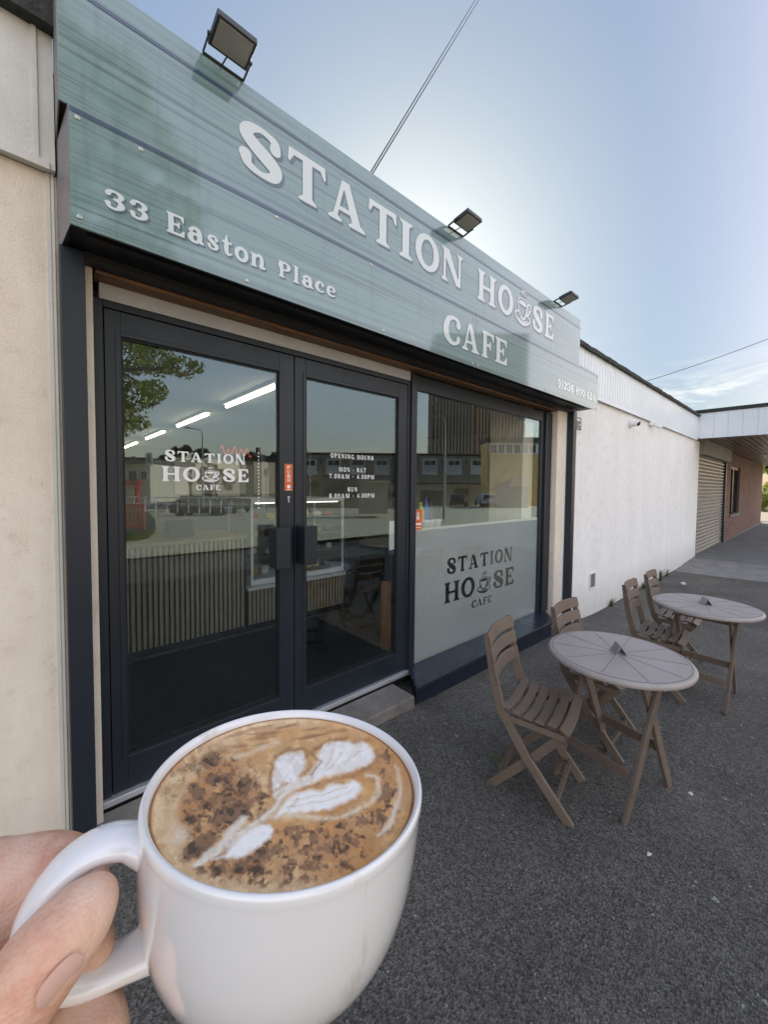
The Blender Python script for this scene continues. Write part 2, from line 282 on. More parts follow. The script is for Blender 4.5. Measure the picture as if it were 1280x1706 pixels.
M = dict(
    asphalt=make_asphalt(), wall_cream=make_render('cream_render', (.87, .775, .665), (.74, .64, .53)), wall_white=make_render('white_render', (.91, .895, .88), (.84, .825, .81)),
    brick=make_brick(), sign=make_sign('sign_print', 1.0), glass=make_glass('door_glass', 1.6, .070), pane=make_glass('window_glass', 1.7, .080),
    thin_glass=make_glass('cabinet_glass', .8, .03), frost=make_frost(), conc=make_concrete('step_concrete', (.17, .155, .135)), path=make_concrete('path_concrete', (.17, .17, .165), .25, 2.5),
    path2=make_concrete('kerb_concrete', (.21, .205, .195), .3, 4), sand=make_concrete('gravel_ground', (.30, .25, .18), .2, 3), road=make_concrete('road_surface', (.62, .52, .36), .2, 1),
    anth=mat('anthracite_frame', (.016, .021, .029), rough=.36, spec=.38, rvar=.08, vscale=4, bump=.05, bscale=400),
    anth_gloss=mat('anthracite_sill', (.014, .02, .032), rough=.3, spec=.4, rvar=.08, vscale=5),
    black=mat('black_box', (.012, .012, .013), rough=.5), gasket=mat('rubber_gasket', (.006, .006, .006), rough=.7),
    end_grey=mat('end_plate_grey', (.20, .20, .21), rough=.5, var=.15, vscale=9),
    number_white=mat('number_lettering', (.95, .96, .96), rough=.3, coat=1, coat_r=.03), strip_glow=mat('fridge_light', (1, 1, 1), emit=(1, .95, .85), estr=1.0),
    head_grey=mat('head_strip_grey', (.42, .41, .41), rough=.6, var=.1, vscale=6),
    white_plastic=mat('white_plastic', (.78, .80, .82), rough=.4, var=.06, vscale=2), white_clad=mat('white_cladding', (.78, .82, .86), rough=.42, var=.07, vscale=1.2),
    cream_clad=mat('aged_cladding', (.66, .645, .60), rough=.6, var=.13, vscale=2.2, bump=.2, bscale=90),
    felt=mat('roof_felt', (.045, .047, .045), rough=.95, var=.45, vscale=22, bump=.9, bscale=70), steel=mat('galvanised_steel', (.42, .43, .45), rough=.38, metal=.9, var=.15, vscale=8),
    thresh=mat('threshold_metal', (.55, .57, .60), rough=.45, metal=.6, var=.12, vscale=10), wood_soffit=make_wood('lintel_wood', (.20, .10, .045), (1, 8, 8)),
    letter=mat('pale_lettering', (.62, .67, .67), rough=.3, coat=1, coat_r=.03), letshadow=mat('lettering_shadow', (.075, .115, .15), rough=.3, coat=1, coat_r=.03),
    navy=mat('navy_line', (.045, .07, .13), rough=.3, coat=1, coat_r=.03), white_vinyl=mat('white_vinyl', (.80, .81, .80), rough=.5), orange=mat('orange_vinyl', (.62, .12, .02), rough=.45),
    screw=mat('screw_metal', (.5, .5, .48), rough=.35, metal=.9), lamp_body=mat('floodlight_body', (.05, .055, .055), rough=.45, var=.2, vscale=20), lamp_glass=mat('floodlight_glass', (.42, .38, .33), rough=.25, coat=.6, coat_r=.1),
    taupe=mat('taupe_plastic', (.155, .115, .088), rough=.55, spec=.4, var=.16, vscale=7, bump=.12, bscale=250, rvar=.1), taupe_top=mat('taupe_table_top', (.38, .335, .315), rough=.38, spec=.6, var=.12, vscale=6, bump=.35, bscale=420, rvar=.1),
    groove=mat('table_groove', (.12, .10, .09), rough=.7), shutter=mat('shutter_steel', (.33, .315, .29), rough=.42, metal=.55, var=.15, vscale=3), box_grey=mat('shutter_box_grey', (.20, .19, .17), rough=.6, var=.2, vscale=2),
    soffit=mat('soffit_board', (.15, .105, .07), rough=.3, spec=.6, var=.25, vscale=1.5), dark_glass=mat('dark_glass', (.02, .022, .025), rough=.08, spec=.8),
    porcelain=mat('white_porcelain', (.82, .80, .79), rough=.16, spec=.5, coat=1, coat_r=.03, var=.025, vscale=60), cable=mat('cable_black', (.03, .03, .03), rough=.6),
    mat_floor=mat('ribbed_mat', (.006, .006, .007), rough=.95, var=.3, vscale=40), floor_wood=make_wood('floor_boards', (.16, .12, .09), (4, .6, 1)), int_wall=mat('interior_wall', (.40, .42, .42), rough=.8, var=.05),
    int_ceil=mat('interior_ceiling', (.55, .57, .6), rough=.9), oak=make_wood('oak_slats', (.36, .29, .20), (9, 9, .8)), oak_top=make_wood('oak_top', (.40, .31, .20), (.8, 6, 6)), felt_black=mat('slat_backing', (.008, .008, .008), rough=.95),
    tube=mat('light_tube', (1, .9, .7), emit=(1, .84, .56), estr=4.0), led=mat('led_dot', (1, 1, 1), emit=(1, .97, .9), estr=1.5), neon=mat('red_neon', (.8, .05, .05), emit=(1, .08, .06), estr=.6),
    white_top=mat('white_worktop', (.7, .7, .7), rough=.3), chair_black=mat('black_chair', (.02, .018, .016), rough=.4), pine=make_wood('pine_post', (.42, .19, .07), (6, 6, .7)), paper=mat('paper', (.62, .62, .6), rough=.8),
    bark=mat('bark', (.10, .08, .06), rough=.9, var=.4, vscale=8, bump=.8, bscale=20), leaf=make_leaf('tree_leaves', (.16, .20, .03), (.36, .38, .08)), leaf2=make_leaf('hedge_leaves', (.035, .06, .018), (.08, .11, .03)), leaf3=make_leaf('bright_leaves', (.10, .15, .02), (.22, .24, .05)),
    grass=make_leaf('grass', (.07, .10, .025), (.13, .15, .05)), flat_brown=mat('brown_roughcast', (.42, .35, .27), rough=.9, var=.15), tower=mat('tower_concrete', (.60, .46, .33), rough=.9, var=.1, vscale=.1), tower2=mat('tower_dark', (.26, .19, .14), rough=.9),
    yellow=mat('yellow_brick', (.68, .46, .18), rough=.9, var=.15, vscale=1), beige=mat('beige_render', (.62, .53, .41), rough=.9, var=.1), slate=mat('slate_roof', (.07, .065, .06), rough=.8, var=.2), tile=mat('pantile_roof', (.30, .19, .11), rough=.85, var=.2),
    white_paint=mat('white_paint', (.8, .8, .8), rough=.6), red_paint=mat('red_paint', (.45, .02, .02), rough=.5), orange_plastic=mat('orange_plastic', (.65, .10, .02), rough=.5), car_white=mat('white_car_paint', (.75, .75, .76), rough=.2, coat=1), car_dark=mat('dark_car_paint', (.02, .022, .025), rough=.2, coat=1),
    pole=mat('lamp_post_grey', (.35, .34, .32), rough=.6, metal=.3), rubber=mat('tyre_rubber', (.015, .015, .015), rough=.85), skin=mat('skin', (.72, .44, .32), rough=.48, spec=.4, sss=.18, var=.10, vscale=90, bump=.3, bscale=700), nail=mat('nail', (.74, .47, .38), rough=.22, spec=.5, coat=.5, coat_r=.15))

vary(M['taupe'])
def skin_detail():
    t, b = nodes(M['skin']); p = mapping(t)
    r = ramp(t, [(.36, (.62, .30, .20)), (.50, (.74, .44, .31)), (.66, (.82, .55, .41))]); t.links.new(noise(t, p, 55, 4, .6).outputs['Fac'], r.inputs[0]); t.links.new(r.outputs[0], b.inputs['Base Color'])
    v = t.nodes.new('ShaderNodeTexVoronoi'); v.inputs['Scale'].default_value = 900; t.links.new(p, v.inputs['Vector'])
    n = noise(t, mapping(t, (1, 1, 2.0)), 330, 4, .6); a = t.nodes.new('ShaderNodeMath'); a.operation = 'MULTIPLY_ADD'; t.links.new(n.outputs['Fac'], a.inputs[0]); a.inputs[1].default_value = 2.2; t.links.new(v.outputs['Distance'], a.inputs[2])
    bumpn(t, b, a.outputs[0], .34, .0006)
skin_detail()
def mug_stains():
    t, b = nodes(M['porcelain']); p = mapping(t, (1, 1, .35)); r = ramp(t, [(.63, (.82, .80, .79)), (.72, (.66, .58, .50))]); t.links.new(noise(t, p, 42, 5, .6).outputs['Fac'], r.inputs[0]); t.links.new(r.outputs[0], b.inputs['Base Color'])
mug_stains()
# ------------------------------------------------------------------ ground
def sst(x, a, b):
    t_ = min(1, max(0, (x - a) / (b - a))); return t_ * t_ * (3 - 2 * t_)
def gz(x, y):
    z = -.03 * sst(x, 1.6, 2.4) - .015 * sst(x, 2.5, 4) - .145 * sst(x, 3.9, 6.0) * (1 - .5 * sst(-y, .6, 2.5)) + .07 * sst(x, 10.4, 12.5) - .05 * sst(x, 14, 28)
    if y < -6: z -= .034 * (-6 - y) * min(1, (-6 - y) / 6)
    return z
def sheet(name, xs, ys, m, dz=0, **k):
    v = [(x, y, gz(x, y) + dz) for y in ys for x in xs]; nx = len(xs)
    f = [(j * nx + i, j * nx + i + 1, (j + 1) * nx + i + 1, (j + 1) * nx + i) for j in range(len(ys) - 1) for i in range(nx - 1)]
    o = MB().add(v, f).build(name, m, smooth=True); tag(o, kind='structure'); return o
xs = [-400, -150, -60, -30, -15, -8, -4] + list(np.arange(-3, 14, .25)) + [14, 16, 20, 25, 28, 32, 40, 60, 100, 200, 400]
ys = [-500, -250, -150, -110] + list(np.arange(-90, -6, 6.)) + list(np.arange(-6, 1.5, .25)) + [2, 14, 60, 200, 400]
sheet('ground', xs, ys, M['asphalt'])
sheet('concrete_path', list(np.arange(12.3, 30.2, .5)), list(np.arange(-7, .01, .5)), M['path'], .004)
sheet('path_apron', list(np.arange(10.25, 12.28, .25)), list(np.arange(-7, .01, .5)), M['path2'], .004)
sheet('car_park', [-60, -30, -15, 0, 15, 30, 60, 90], list(np.arange(-60, -7.4, 2.5)), M['road'], .004)
sheet('sand_yard', [30.3, 36, 50, 80], [-10, -5, 0, 8], M['sand'], .004)

# ------------------------------------------------------------------ lettering: glyphs as fields, filled by marching squares
def f_seg(X, Y, p, q, r0, r1):
    px, py = p; dx, dy = q[0] - px, q[1] - py; l2 = dx * dx + dy * dy + 1e-12
    t_ = np.clip(((X - px) * dx + (Y - py) * dy) / l2, 0, 1)
    return (r0 + (r1 - r0) * t_) - np.hypot(X - px - t_ * dx, Y - py - t_ * dy)
def crom(pts, n=7):
    P = [pts[0]] + list(pts) + [pts[-1]]; out = []
    for i in range(1, len(P) - 2):
        a, b, c, d = (np.array(P[i + k], float) for k in (-1, 0, 1, 2))
        for k in range(n):
            t_ = k / n; out.append(.5 * ((2 * b) + (c - a) * t_ + (2 * a - 5 * b + 4 * c - d) * t_ ** 2 + (3 * b - a - 3 * c + d) * t_ ** 3))
    out.append(np.array(P[-2], float)); return out
def f_stroke(X, Y, pts, smooth=True):
    P = crom(pts) if smooth else [np.array(p, float) for p in pts]
    f = np.full(X.shape, -9.)
    for a, b in zip(P[:-1], P[1:]): f = np.maximum(f, f_seg(X, Y, a[:2], b[:2], a[2], b[2]))
    return f
def f_poly(X, Y, pts):
    f = np.full(X.shape, 9.); ins = np.zeros(X.shape, bool); n = len(pts)
    for i in range(n):
        x0, y0 = pts[i]; x1, y1 = pts[(i + 1) % n]
        f = np.minimum(f, -f_seg(X, Y, (x0, y0), (x1, y1), 0, 0))
        c = ((y0 > Y) != (y1 > Y)) & (X < (x1 - x0) * (Y - y0) / (y1 - y0 + 1e-12) + x0); ins ^= c
    return np.where(ins, f, -f)
def f_ell(X, Y, cx, cy, rx, ry):
    return (1 - np.hypot((X - cx) / rx, (Y - cy) / ry)) * min(rx, ry)
def U(*a):
    f = a[0]
    for b in a[1:]: f = np.maximum(f, b)
    return f
def rect(X, Y, a, b, c, d): return f_poly(X, Y, [(a, b), (c, b), (c, d), (a, d)])
def stem(X, Y, x0, x1, s=.07, top=True, bot=True, y0=0, y1=1):
    f = rect(X, Y, x0, y0, x1, y1); h = .055
    if bot: f = U(f, f_poly(X, Y, [(x0 - s, y0), (x1 + s, y0), (x1 + s, y0 + h * .7), (x1 + .01, y0 + h * 2.2), (x0 - .01, y0 + h * 2.2), (x0 - s, y0 + h * .7)]))
    if top: f = U(f, f_poly(X, Y, [(x0 - s, y1), (x1 + s, y1), (x1 + s, y1 - h * .7), (x1 + .01, y1 - h * 2.2), (x0 - .01, y1 - h * 2.2), (x0 - s, y1 - h * .7)]))
    return f
def st(*p): return lambda X, Y: U(*[f_stroke(X, Y, q) for q in p])
G = {}
G['I'] = (.46, lambda X, Y: stem(X, Y, .11, .35, .11))
G['T'] = (.96, lambda X, Y: U(stem(X, Y, .36, .60, .11, top=False), rect(X, Y, .04, .87, .92, 1), f_poly(X, Y, [(0, .72), (.05, .70), (.16, .89), (.05, 1), (.02, 1)]), f_poly(X, Y, [(.96, .72), (.91, .70), (.80, .89), (.91, 1), (.94, 1)])))
G['A'] = (1.08, lambda X, Y: U(f_poly(X, Y, [(.38, 1), (.60, 1), (.97, .05), (.70, .05)]), f_poly(X, Y, [(.38, 1), (.47, .93), (.24, .05), (.12, .05)]), rect(X, Y, .24, .27, .72, .37),
     f_poly(X, Y, [(0, 0), (.38, 0), (.38, .05), (.26, .13), (.12, .13), (0, .05)]), f_poly(X, Y, [(.58, 0), (1.08, 0), (1.08, .05), (.96, .13), (.70, .13), (.58, .05)])))
G['O'] = (1.02, lambda X, Y: np.minimum(f_ell(X, Y, .51, .5, .51, .52), -f_ell(X, Y, .51, .5, .26, .37)))
G['N'] = (1.05, lambda X, Y: U(stem(X, Y, .10, .21, .09, top=False), stem(X, Y, .84, .95, .09, bot=False), f_poly(X, Y, [(.0, 1), (.36, 1), (.95, .0), (.72, 0)]), f_poly(X, Y, [(.72, 0), (.95, 0), (.95, .5), (.84, .3)]), rect(X, Y, 0, .94, .3, 1)))
G['H'] = (1.06, lambda X, Y: U(stem(X, Y, .09, .33, .09), stem(X, Y, .73, .97, .09), rect(X, Y, .3, .44, .76, .55)))
G['S'] = (.88, st([(.72, .70, .115), (.70, .86, .085), (.45, .94, .06), (.22, .87, .10), (.15, .72, .13), (.30, .58, .145), (.52, .45, .155), (.72, .30, .14), (.68, .12, .10), (.44, .06, .06), (.19, .14, .085), (.13, .30, .12)]))
G['E'] = (.82, lambda X, Y: U(stem(X, Y, .09, .33, .09), rect(X, Y, .3, .88, .74, 1), rect(X, Y, .3, 0, .76, .12), rect(X, Y, .3, .45, .55, .55), f_poly(X, Y, [(.79, 1), (.79, .70), (.74, .70), (.60, .90), (.6, 1)]), f_poly(X, Y, [(.82, 0), (.82, .32), (.77, .32), (.60, .10), (.6, 0)]), f_poly(X, Y, [(.60, .34), (.60, .66), (.56, .66), (.46, .54), (.46, .46), (.56, .34)])))
G['F'] = (.80, lambda X, Y: U(stem(X, Y, .09, .33, .09), rect(X, Y, .3, .88, .74, 1), rect(X, Y, .3, .45, .55, .55), f_poly(X, Y, [(.80, 1), (.80, .68), (.75, .68), (.60, .90), (.6, 1)]), f_poly(X, Y, [(.60, .32), (.60, .68), (.56, .68), (.46, .54), (.46, .46), (.56, .32)])))
G['C'] = (.92, st([(.78, .72, .12), (.74, .88, .075), (.50, .94, .06), (.26, .84, .10), (.15, .62, .13), (.13, .45, .14), (.18, .25, .13), (.36, .09, .09), (.58, .06, .06), (.76, .16, .075), (.79, .26, .10)]))
G['P'] = (.82, lambda X, Y: U(stem(X, Y, .09, .32, .09), np.minimum(f_ell(X, Y, .40, .72, .42, .28), -f_ell(X, Y, .40, .72, .17, .17)), rect(X, Y, .3, .88, .45, 1)))
G['R'] = (.98, lambda X, Y: U(G['P'][1](X, Y), f_stroke(X, Y, [(.50, .45, .08), (.68, .28, .11), (.80, .08, .08), (.94, .06, .05)])))
G['U'] = (1.0, lambda X, Y: U(stem(X, Y, .09, .31, .09, bot=False, y0=.3), stem(X, Y, .75, .86, .09, bot=False, y0=.3), f_stroke(X, Y, [(.20, .4, .11), (.24, .16, .11), (.48, .06, .07), (.72, .14, .07), (.805, .4, .055)])))
G['G'] = (1.0, lambda X, Y: U(f_stroke(X, Y, [(.80, .76, .10), (.70, .91, .07), (.48, .94, .06), (.26, .84, .10), (.15, .62, .13), (.13, .45, .14), (.18, .25, .13), (.38, .08, .08), (.62, .06, .06), (.82, .14, .05)]), stem(X, Y, .72, .90, .08, bot=False, y0=0, y1=.46)))
G['M'] = (1.25, lambda X, Y: U(stem(X, Y, .10, .20, .09, top=False), stem(X, Y, .93, 1.15, .09), f_poly(X, Y, [(.0, 1), (.32, 1), (.68, .0), (.56, 0)]), f_poly(X, Y, [(.95, 1), (1.1, 1), (.66, 0), (.56, 0)]), rect(X, Y, 0, .94, .3, 1)))
G['0'] = (.74, lambda X, Y: np.minimum(f_ell(X, Y, .37, .5, .37, .52), -f_ell(X, Y, .37, .5, .15, .37)))
G['1'] = (.50, lambda X, Y: U(stem(X, Y, .17, .37, .11, top=False), f_poly(X, Y, [(.02, .80), (.2, .80), (.37, 1), (.27, 1)])))
G['2'] = (.76, st([(.16, .72, .11), (.24, .90, .08), (.46, .93, .07), (.62, .76, .12), (.50, .50, .11), (.26, .24, .07), (.10, .09, .07), (.34, .11, .09), (.56, .09, .09), (.70, .24, .05)]))
G['3'] = (.76, st([(.15, .76, .11), (.22, .90, .08), (.42, .94, .06), (.62, .80, .11), (.54, .60, .07), (.38, .54, .055), (.56, .48, .08), (.62, .28, .13), (.44, .07, .07), (.20, .09, .08), (.14, .26, .11)]))
G['4'] = (.82, lambda X, Y: U(stem(X, Y, .44, .64, .09, top=False), f_seg(X, Y, (.56, .95), (.08, .32), .05, .05), rect(X, Y, .03, .26, .80, .37)))
G['6'] = (.78, lambda X, Y: U(np.minimum(f_ell(X, Y, .40, .31, .38, .33), -f_ell(X, Y, .40, .31, .14, .2)), f_stroke(X, Y, [(.62, .82, .10), (.50, .94, .07), (.28, .82, .08), (.15, .55, .12), (.14, .36, .12)])))
G['7'] = (.74, lambda X, Y: U(rect(X, Y, .06, .84, .72, 1), f_stroke(X, Y, [(.66, .88, .06), (.42, .45, .09), (.34, .09, .11)]), f_poly(X, Y, [(0, .68), (.06, .66), (.14, .86), (.06, 1), (.0, 1)])))
G['8'] = (.78, lambda X, Y: np.minimum(U(f_ell(X, Y, .39, .74, .32, .29), f_ell(X, Y, .39, .27, .38, .30)), -U(f_ell(X, Y, .39, .75, .12, .15), f_ell(X, Y, .39, .26, .15, .16))))
G['.'] = (.26, lambda X, Y: f_ell(X, Y, .13, .11, .11, .11))
G['-'] = (.46, lambda X, Y: rect(X, Y, .05, .38, .41, .50))
G[' '] = (.42, None)
G['a'] = (.72, lambda X, Y: U(np.minimum(f_ell(X, Y, .30, .22, .29, .24), -f_ell(X, Y, .34, .22, .09, .12)), f_stroke(X, Y, [(.14, .52, .09), (.28, .65, .07), (.46, .60, .10), (.53, .40, .11), (.53, .16, .10), (.66, .06, .05)])))
G['s'] = (.60, st([(.46, .50, .08), (.40, .62, .05), (.22, .62, .06), (.14, .48, .09), (.32, .34, .10), (.47, .20, .09), (.40, .06, .05), (.20, .06, .05), (.12, .18, .08)]))
G['t'] = (.52, lambda X, Y: U(f_stroke(X, Y, [(.24, .92, .04), (.23, .60, .10), (.23, .22, .11), (.32, .07, .07), (.48, .14, .035)]), rect(X, Y, .02, .56, .48, .67)))
G['o'] = (.70, lambda X, Y: np.minimum(f_ell(X, Y, .35, .33, .35, .36), -f_ell(X, Y, .35, .33, .14, .21)))
G['n'] = (.80, lambda X, Y: U(stem(X, Y, .08, .28, .06, top=False, y1=.66), f_poly(X, Y, [(0, .66), (.28, .66), (.28, .58), (0, .58)]), f_stroke(X, Y, [(.26, .48, .05), (.42, .63, .07), (.58, .52, .10), (.60, .24, .10), (.56, .08, .09), (.74, .08, .06)])))
G['l'] = (.42, lambda X, Y: U(stem(X, Y, .10, .31, .08, top=False), f_poly(X, Y, [(.0, 1), (.31, 1), (.31, .9), (.0, .93)])))
G['c'] = (.62, st([(.48, .48, .09), (.40, .63, .05), (.22, .60, .08), (.12, .40, .11), (.13, .22, .11), (.30, .06, .06), (.54, .12, .04)]))
G['e'] = (.64, lambda X, Y: U(f_stroke(X, Y, [(.14, .34, .035), (.50, .36, .045), (.50, .50, .09), (.34, .64, .05), (.17, .54, .09), (.12, .32, .11), (.16, .16, .10), (.34, .06, .06), (.56, .13, .035)])))
def ring(X, Y, cx, cy, rx, ry, t_): return np.minimum(f_ell(X, Y, cx, cy, rx, ry), -f_ell(X, Y, cx, cy, rx - t_, ry - t_))
def f_cup(X, Y):
    t_ = .030
    body = U(f_stroke(X, Y, [(.20, .62, t_), (.22, .42, t_), (.34, .24, t_), (.46, .19, t_)]), f_stroke(X, Y, [(.72, .62, t_), (.68, .42, t_), (.58, .24, t_), (.46, .19, t_)]))
    rim = U(ring(X, Y, .46, .64, .28, .10, .035), np.minimum(f_ell(X, Y, .46, .62, .19, .045), 1))
    hd = U(f_stroke(X, Y, [(.72, .62, .025), (.86, .66, .028), (.90, .54, .03), (.80, .40, .028), (.66, .34, .025)]), f_stroke(X, Y, [(.73, .55, .014), (.80, .57, .014), (.82, .51, .014), (.74, .43, .014)]))
    sau = U(f_stroke(X, Y, [(.24, .36, .02), (.06, .28, .028), (.12, .15, .03), (.46, .06, .035), (.80, .15, .03), (.87, .27, .026), (.68, .33, .02)]), f_stroke(X, Y, [(.22, .17, .014), (.46, .12, .018), (.70, .18, .014)]))
    stm = U(f_stroke(X, Y, [(.40, .79, .008), (.36, .86, .02), (.43, .93, .012), (.42, .99, .006)]), f_stroke(X, Y, [(.50, .78, .008), (.45, .87, .022), (.54, .96, .014), (.52, 1.05, .006)]), f_stroke(X, Y, [(.59, .79, .008), (.56, .86, .018), (.62, .93, .012), (.60, .98, .005)]))
    return U(body, rim, hd, sau, stm, f_poly(X, Y, [(.60, .30), (.70, .44), (.69, .56), (.64, .50), (.62, .40), (.52, .22)]))
G['@'] = (.96, f_cup)
def march(f, x0, y0, h):
    """filled polygons of f > 0 on a grid of step h; runs of full cells are merged"""
    ny, nx = f.shape; polys = []
    for j in range(ny - 1):
        run = None
        for i in range(nx):
            full = i < nx - 1 and f[j, i] > 0 and f[j, i + 1] > 0 and f[j + 1, i] > 0 and f[j + 1, i + 1] > 0
            if full:
                if run is None: run = i
                continue
            if run is not None:
                a, b = x0 + run * h, x0 + i * h; polys.append([(a, y0 + j * h), (b, y0 + j * h), (b, y0 + (j + 1) * h), (a, y0 + (j + 1) * h)]); run = None
            if i == nx - 1: continue
            cs = [(i, j), (i + 1, j), (i + 1, j + 1), (i, j + 1)]; vs = [f[c[1], c[0]] for c in cs]
            if max(vs) <= 0: continue
            pl = []
            for k in range(4):
                (a, b), va = cs[k], vs[k]; (c, d), vb = cs[(k + 1) % 4], vs[(k + 1) % 4]
                if va > 0: pl.append((x0 + a * h, y0 + b * h))
                if (va > 0) != (vb > 0):
                    t_ = va / (va - vb); pl.append((x0 + (a + (c - a) * t_) * h, y0 + (b + (d - b) * t_) * h))
            if len(pl) >= 3: polys.append(pl)
    return polys
_gc = {}
def glyph(ch, n=44):
    k = (ch, n)
    if k not in _gc:
        wd, fn = G[ch]
        if fn is None: _gc[k] = []
        else:
            h = 1.0 / n; xs_ = np.arange(-.10, wd + .10 + h, h); ys_ = np.arange(-.10, 1.16, h); X, Y = np.meshgrid(xs_, ys_)
            _gc[k] = march(fn(X, Y), xs_[0], ys_[0], h)
    return _gc[k]
def layout(s, x0, x1, z0, z1, gap=.10, warp=None, n=30):
    """text fitted between x0..x1, baseline z0, cap height z1-z0; warp(u) -> (dz0, scale) along the line"""
    tot = sum(G[c][0] for c in s) + gap * (len(s) - 1); k = (x1 - x0) / tot; h = z1 - z0; out = []; x = 0
    for c in s:
        wd = G[c][0]; u = (x + wd / 2) / tot; dz, scl = warp(u) if warp else (0, 1)
        for pl in glyph(c, n): out.append([(x0 + (x + px) * k, z0 + dz + py * h * scl) for px, py in pl])
        x += wd + gap
    return out
def place(ch, x0, x1, z0, z1, n=60):
    wd = G[ch][0]; return [[(x0 + px / wd * (x1 - x0), z0 + py * (z1 - z0)) for px, py in pl] for pl in glyph(ch, n)]
def print_mesh(name, polys, y, m, parent, dx=0, dz=0):
    mb = MB()
    for pl in polys: mb.add([(a + dx, y, b + dz) for a, b in pl][::-1], [tuple(range(len(pl)))])
    return mb.build(name, m, parent, smooth=True)

# ------------------------------------------------------------------ the cafe building
WX0, WX1 = .205, 4.57
bld = empty('cafe_building', (2.4, .1, 0), label='single storey cafe building with pale rendered walls and white clad roof edge', cat='building')
def P(o): o.parent = bld; o.matrix_parent_inverse = Matrix.Translation((-2.4, -.1, 0)); return o
def wallbox(name, m, *boxes, bevel=0, label=None):
    mb = MB()
    for b in boxes: mb.box(*b)
    o = P(mb.build(name, m, bevel=bevel)); tag(o, label); return o
wallbox('wall', M['wall_cream'], (-9, .078, 0, .3, -.4, 2.80), (.078, WX0 - .012, .001, .3, -.4, 2.80), label='cream rendered wall left of the door')
wallbox('wall', M['wall_white'], (4.75, 12.46, 0, .3, -.6, 2.77), label='white rendered wall right of the window')
wallbox('reveal', M['wall_cream'], (WX1, 4.749, .002, .3, -.3, 2.77), label='beige reveal strip right of the window')
wallbox('lintel', M['black'], (.112, 4.9, .0015, .3, 2.801, 3.25), (WX0 - .012, 4.75, .10, .3, 2.52, 2.80))
wallbox('lintel_soffit', M['wood_soffit'], (WX0, WX1, .004, .098, 2.475, 2.515))
wallbox('corner_bead', M['cream_clad'], (.050, .062, -.006, -.0005, 0, 2.80), (.066, .074, -.010, -.0005, 0, 2.80))
# cladding over the left wall: wide aged boards; over the right wall: narrow white ribs
mb = MB(); mb.box(-9, .0795, -.035, -.001, 2.802, 3.32)
for i in range(26):
    x = .03 - i * .30; mb.box(x - .012, x + .002, -.043, -.034, 2.81, 3.319)
mb.box(-9, .062, -.045, -.0345, 2.795, 2.825)
P(mb.build('cladding', M['cream_clad'])); bld.children[-1]['label'] = 'aged cream cladding boards above the left wall'
mb = MB(); mb.box(4.95, 11.9, -.030, -.001, 2.775, 3.325)
x = 4.97
while x < 11.78: mb.box(x, x + .088, -.048, -.0295, 2.801, 3.324); x += .10
mb.box(4.95, 11.9, -.050, -.0295, 2.76, 2.80)
P(mb.build('cladding', M['white_clad'])); bld.children[-1]['label'] = 'white ribbed cladding above the right wall'
def felt_strip(xa, xb, z0, z1, y0=-.09, n=60):
    rnd = random.Random(int(xa * 10) + 5); mb = MB(); v = []; f = []
    for i in range(n + 1):
        x = xa + (xb - xa) * i / n; j = lambda s=.006: rnd.uniform(-s, s)
        v += [(x, y0 + j(), z0 + j()), (x, y0 + j(), z1 - .02 + j()), (x, y0 + .03, z1 + j()), (x, .6, z1 + .01), (x, -.028, z0 + .004)]
    for i in range(n):
        a = i * 5; b = a + 5
        for p, q in ((0, 1), (1, 2), (2, 3), (4, 0)): f.append((a + p, b + p, b + q, a + q))
    return mb.add(v, f).build('roof_edge', M['felt'], smooth=False)
P(felt_strip(-9, .084, 3.30, 3.46)); P(felt_strip(4.52, 11.95, 3.315, 3.385))
wallbox('roof', M['felt'], (-9, 12.4, .31, 12.5, 3.2, 3.44))
wallbox('wall', M['wall_cream'], (-9, -8.8, .3, 12.5, -.4, 3.19), (12.26, 12.46, .3, 12.5, -.6, 3.19), (-8.8, 12.26, 12.3, 12.5, -.4, 3.19), label='outer side and back walls')
# rooms
wallbox('floor', M['floor_wood'], (-2.5, 7, .11, 12.3, .04, .098))
wallbox('interior_pier', M['wall_cream'], (4.10, 4.33, .175, .60, .1, 2.679))
wallbox('ceiling', M['int_ceil'], (-2.5, 7, .32, 12.3, 2.68, 2.74))
wallbox('interior_wall', M['int_wall'], (-2.5, -2.4, .31, 12.2, .1, 2.68), (6.9, 7, .31, 12.2, .1, 2.68), (-2.4, 6.9, 12.2, 12.3, .1, 2.68), (4.57, 6.9, .301, .32, .1, 2.68), (-2.4, .19, .301, .32, .1, 2.68), (WX0, WX1, .301, .32, 2.46, 2.68))
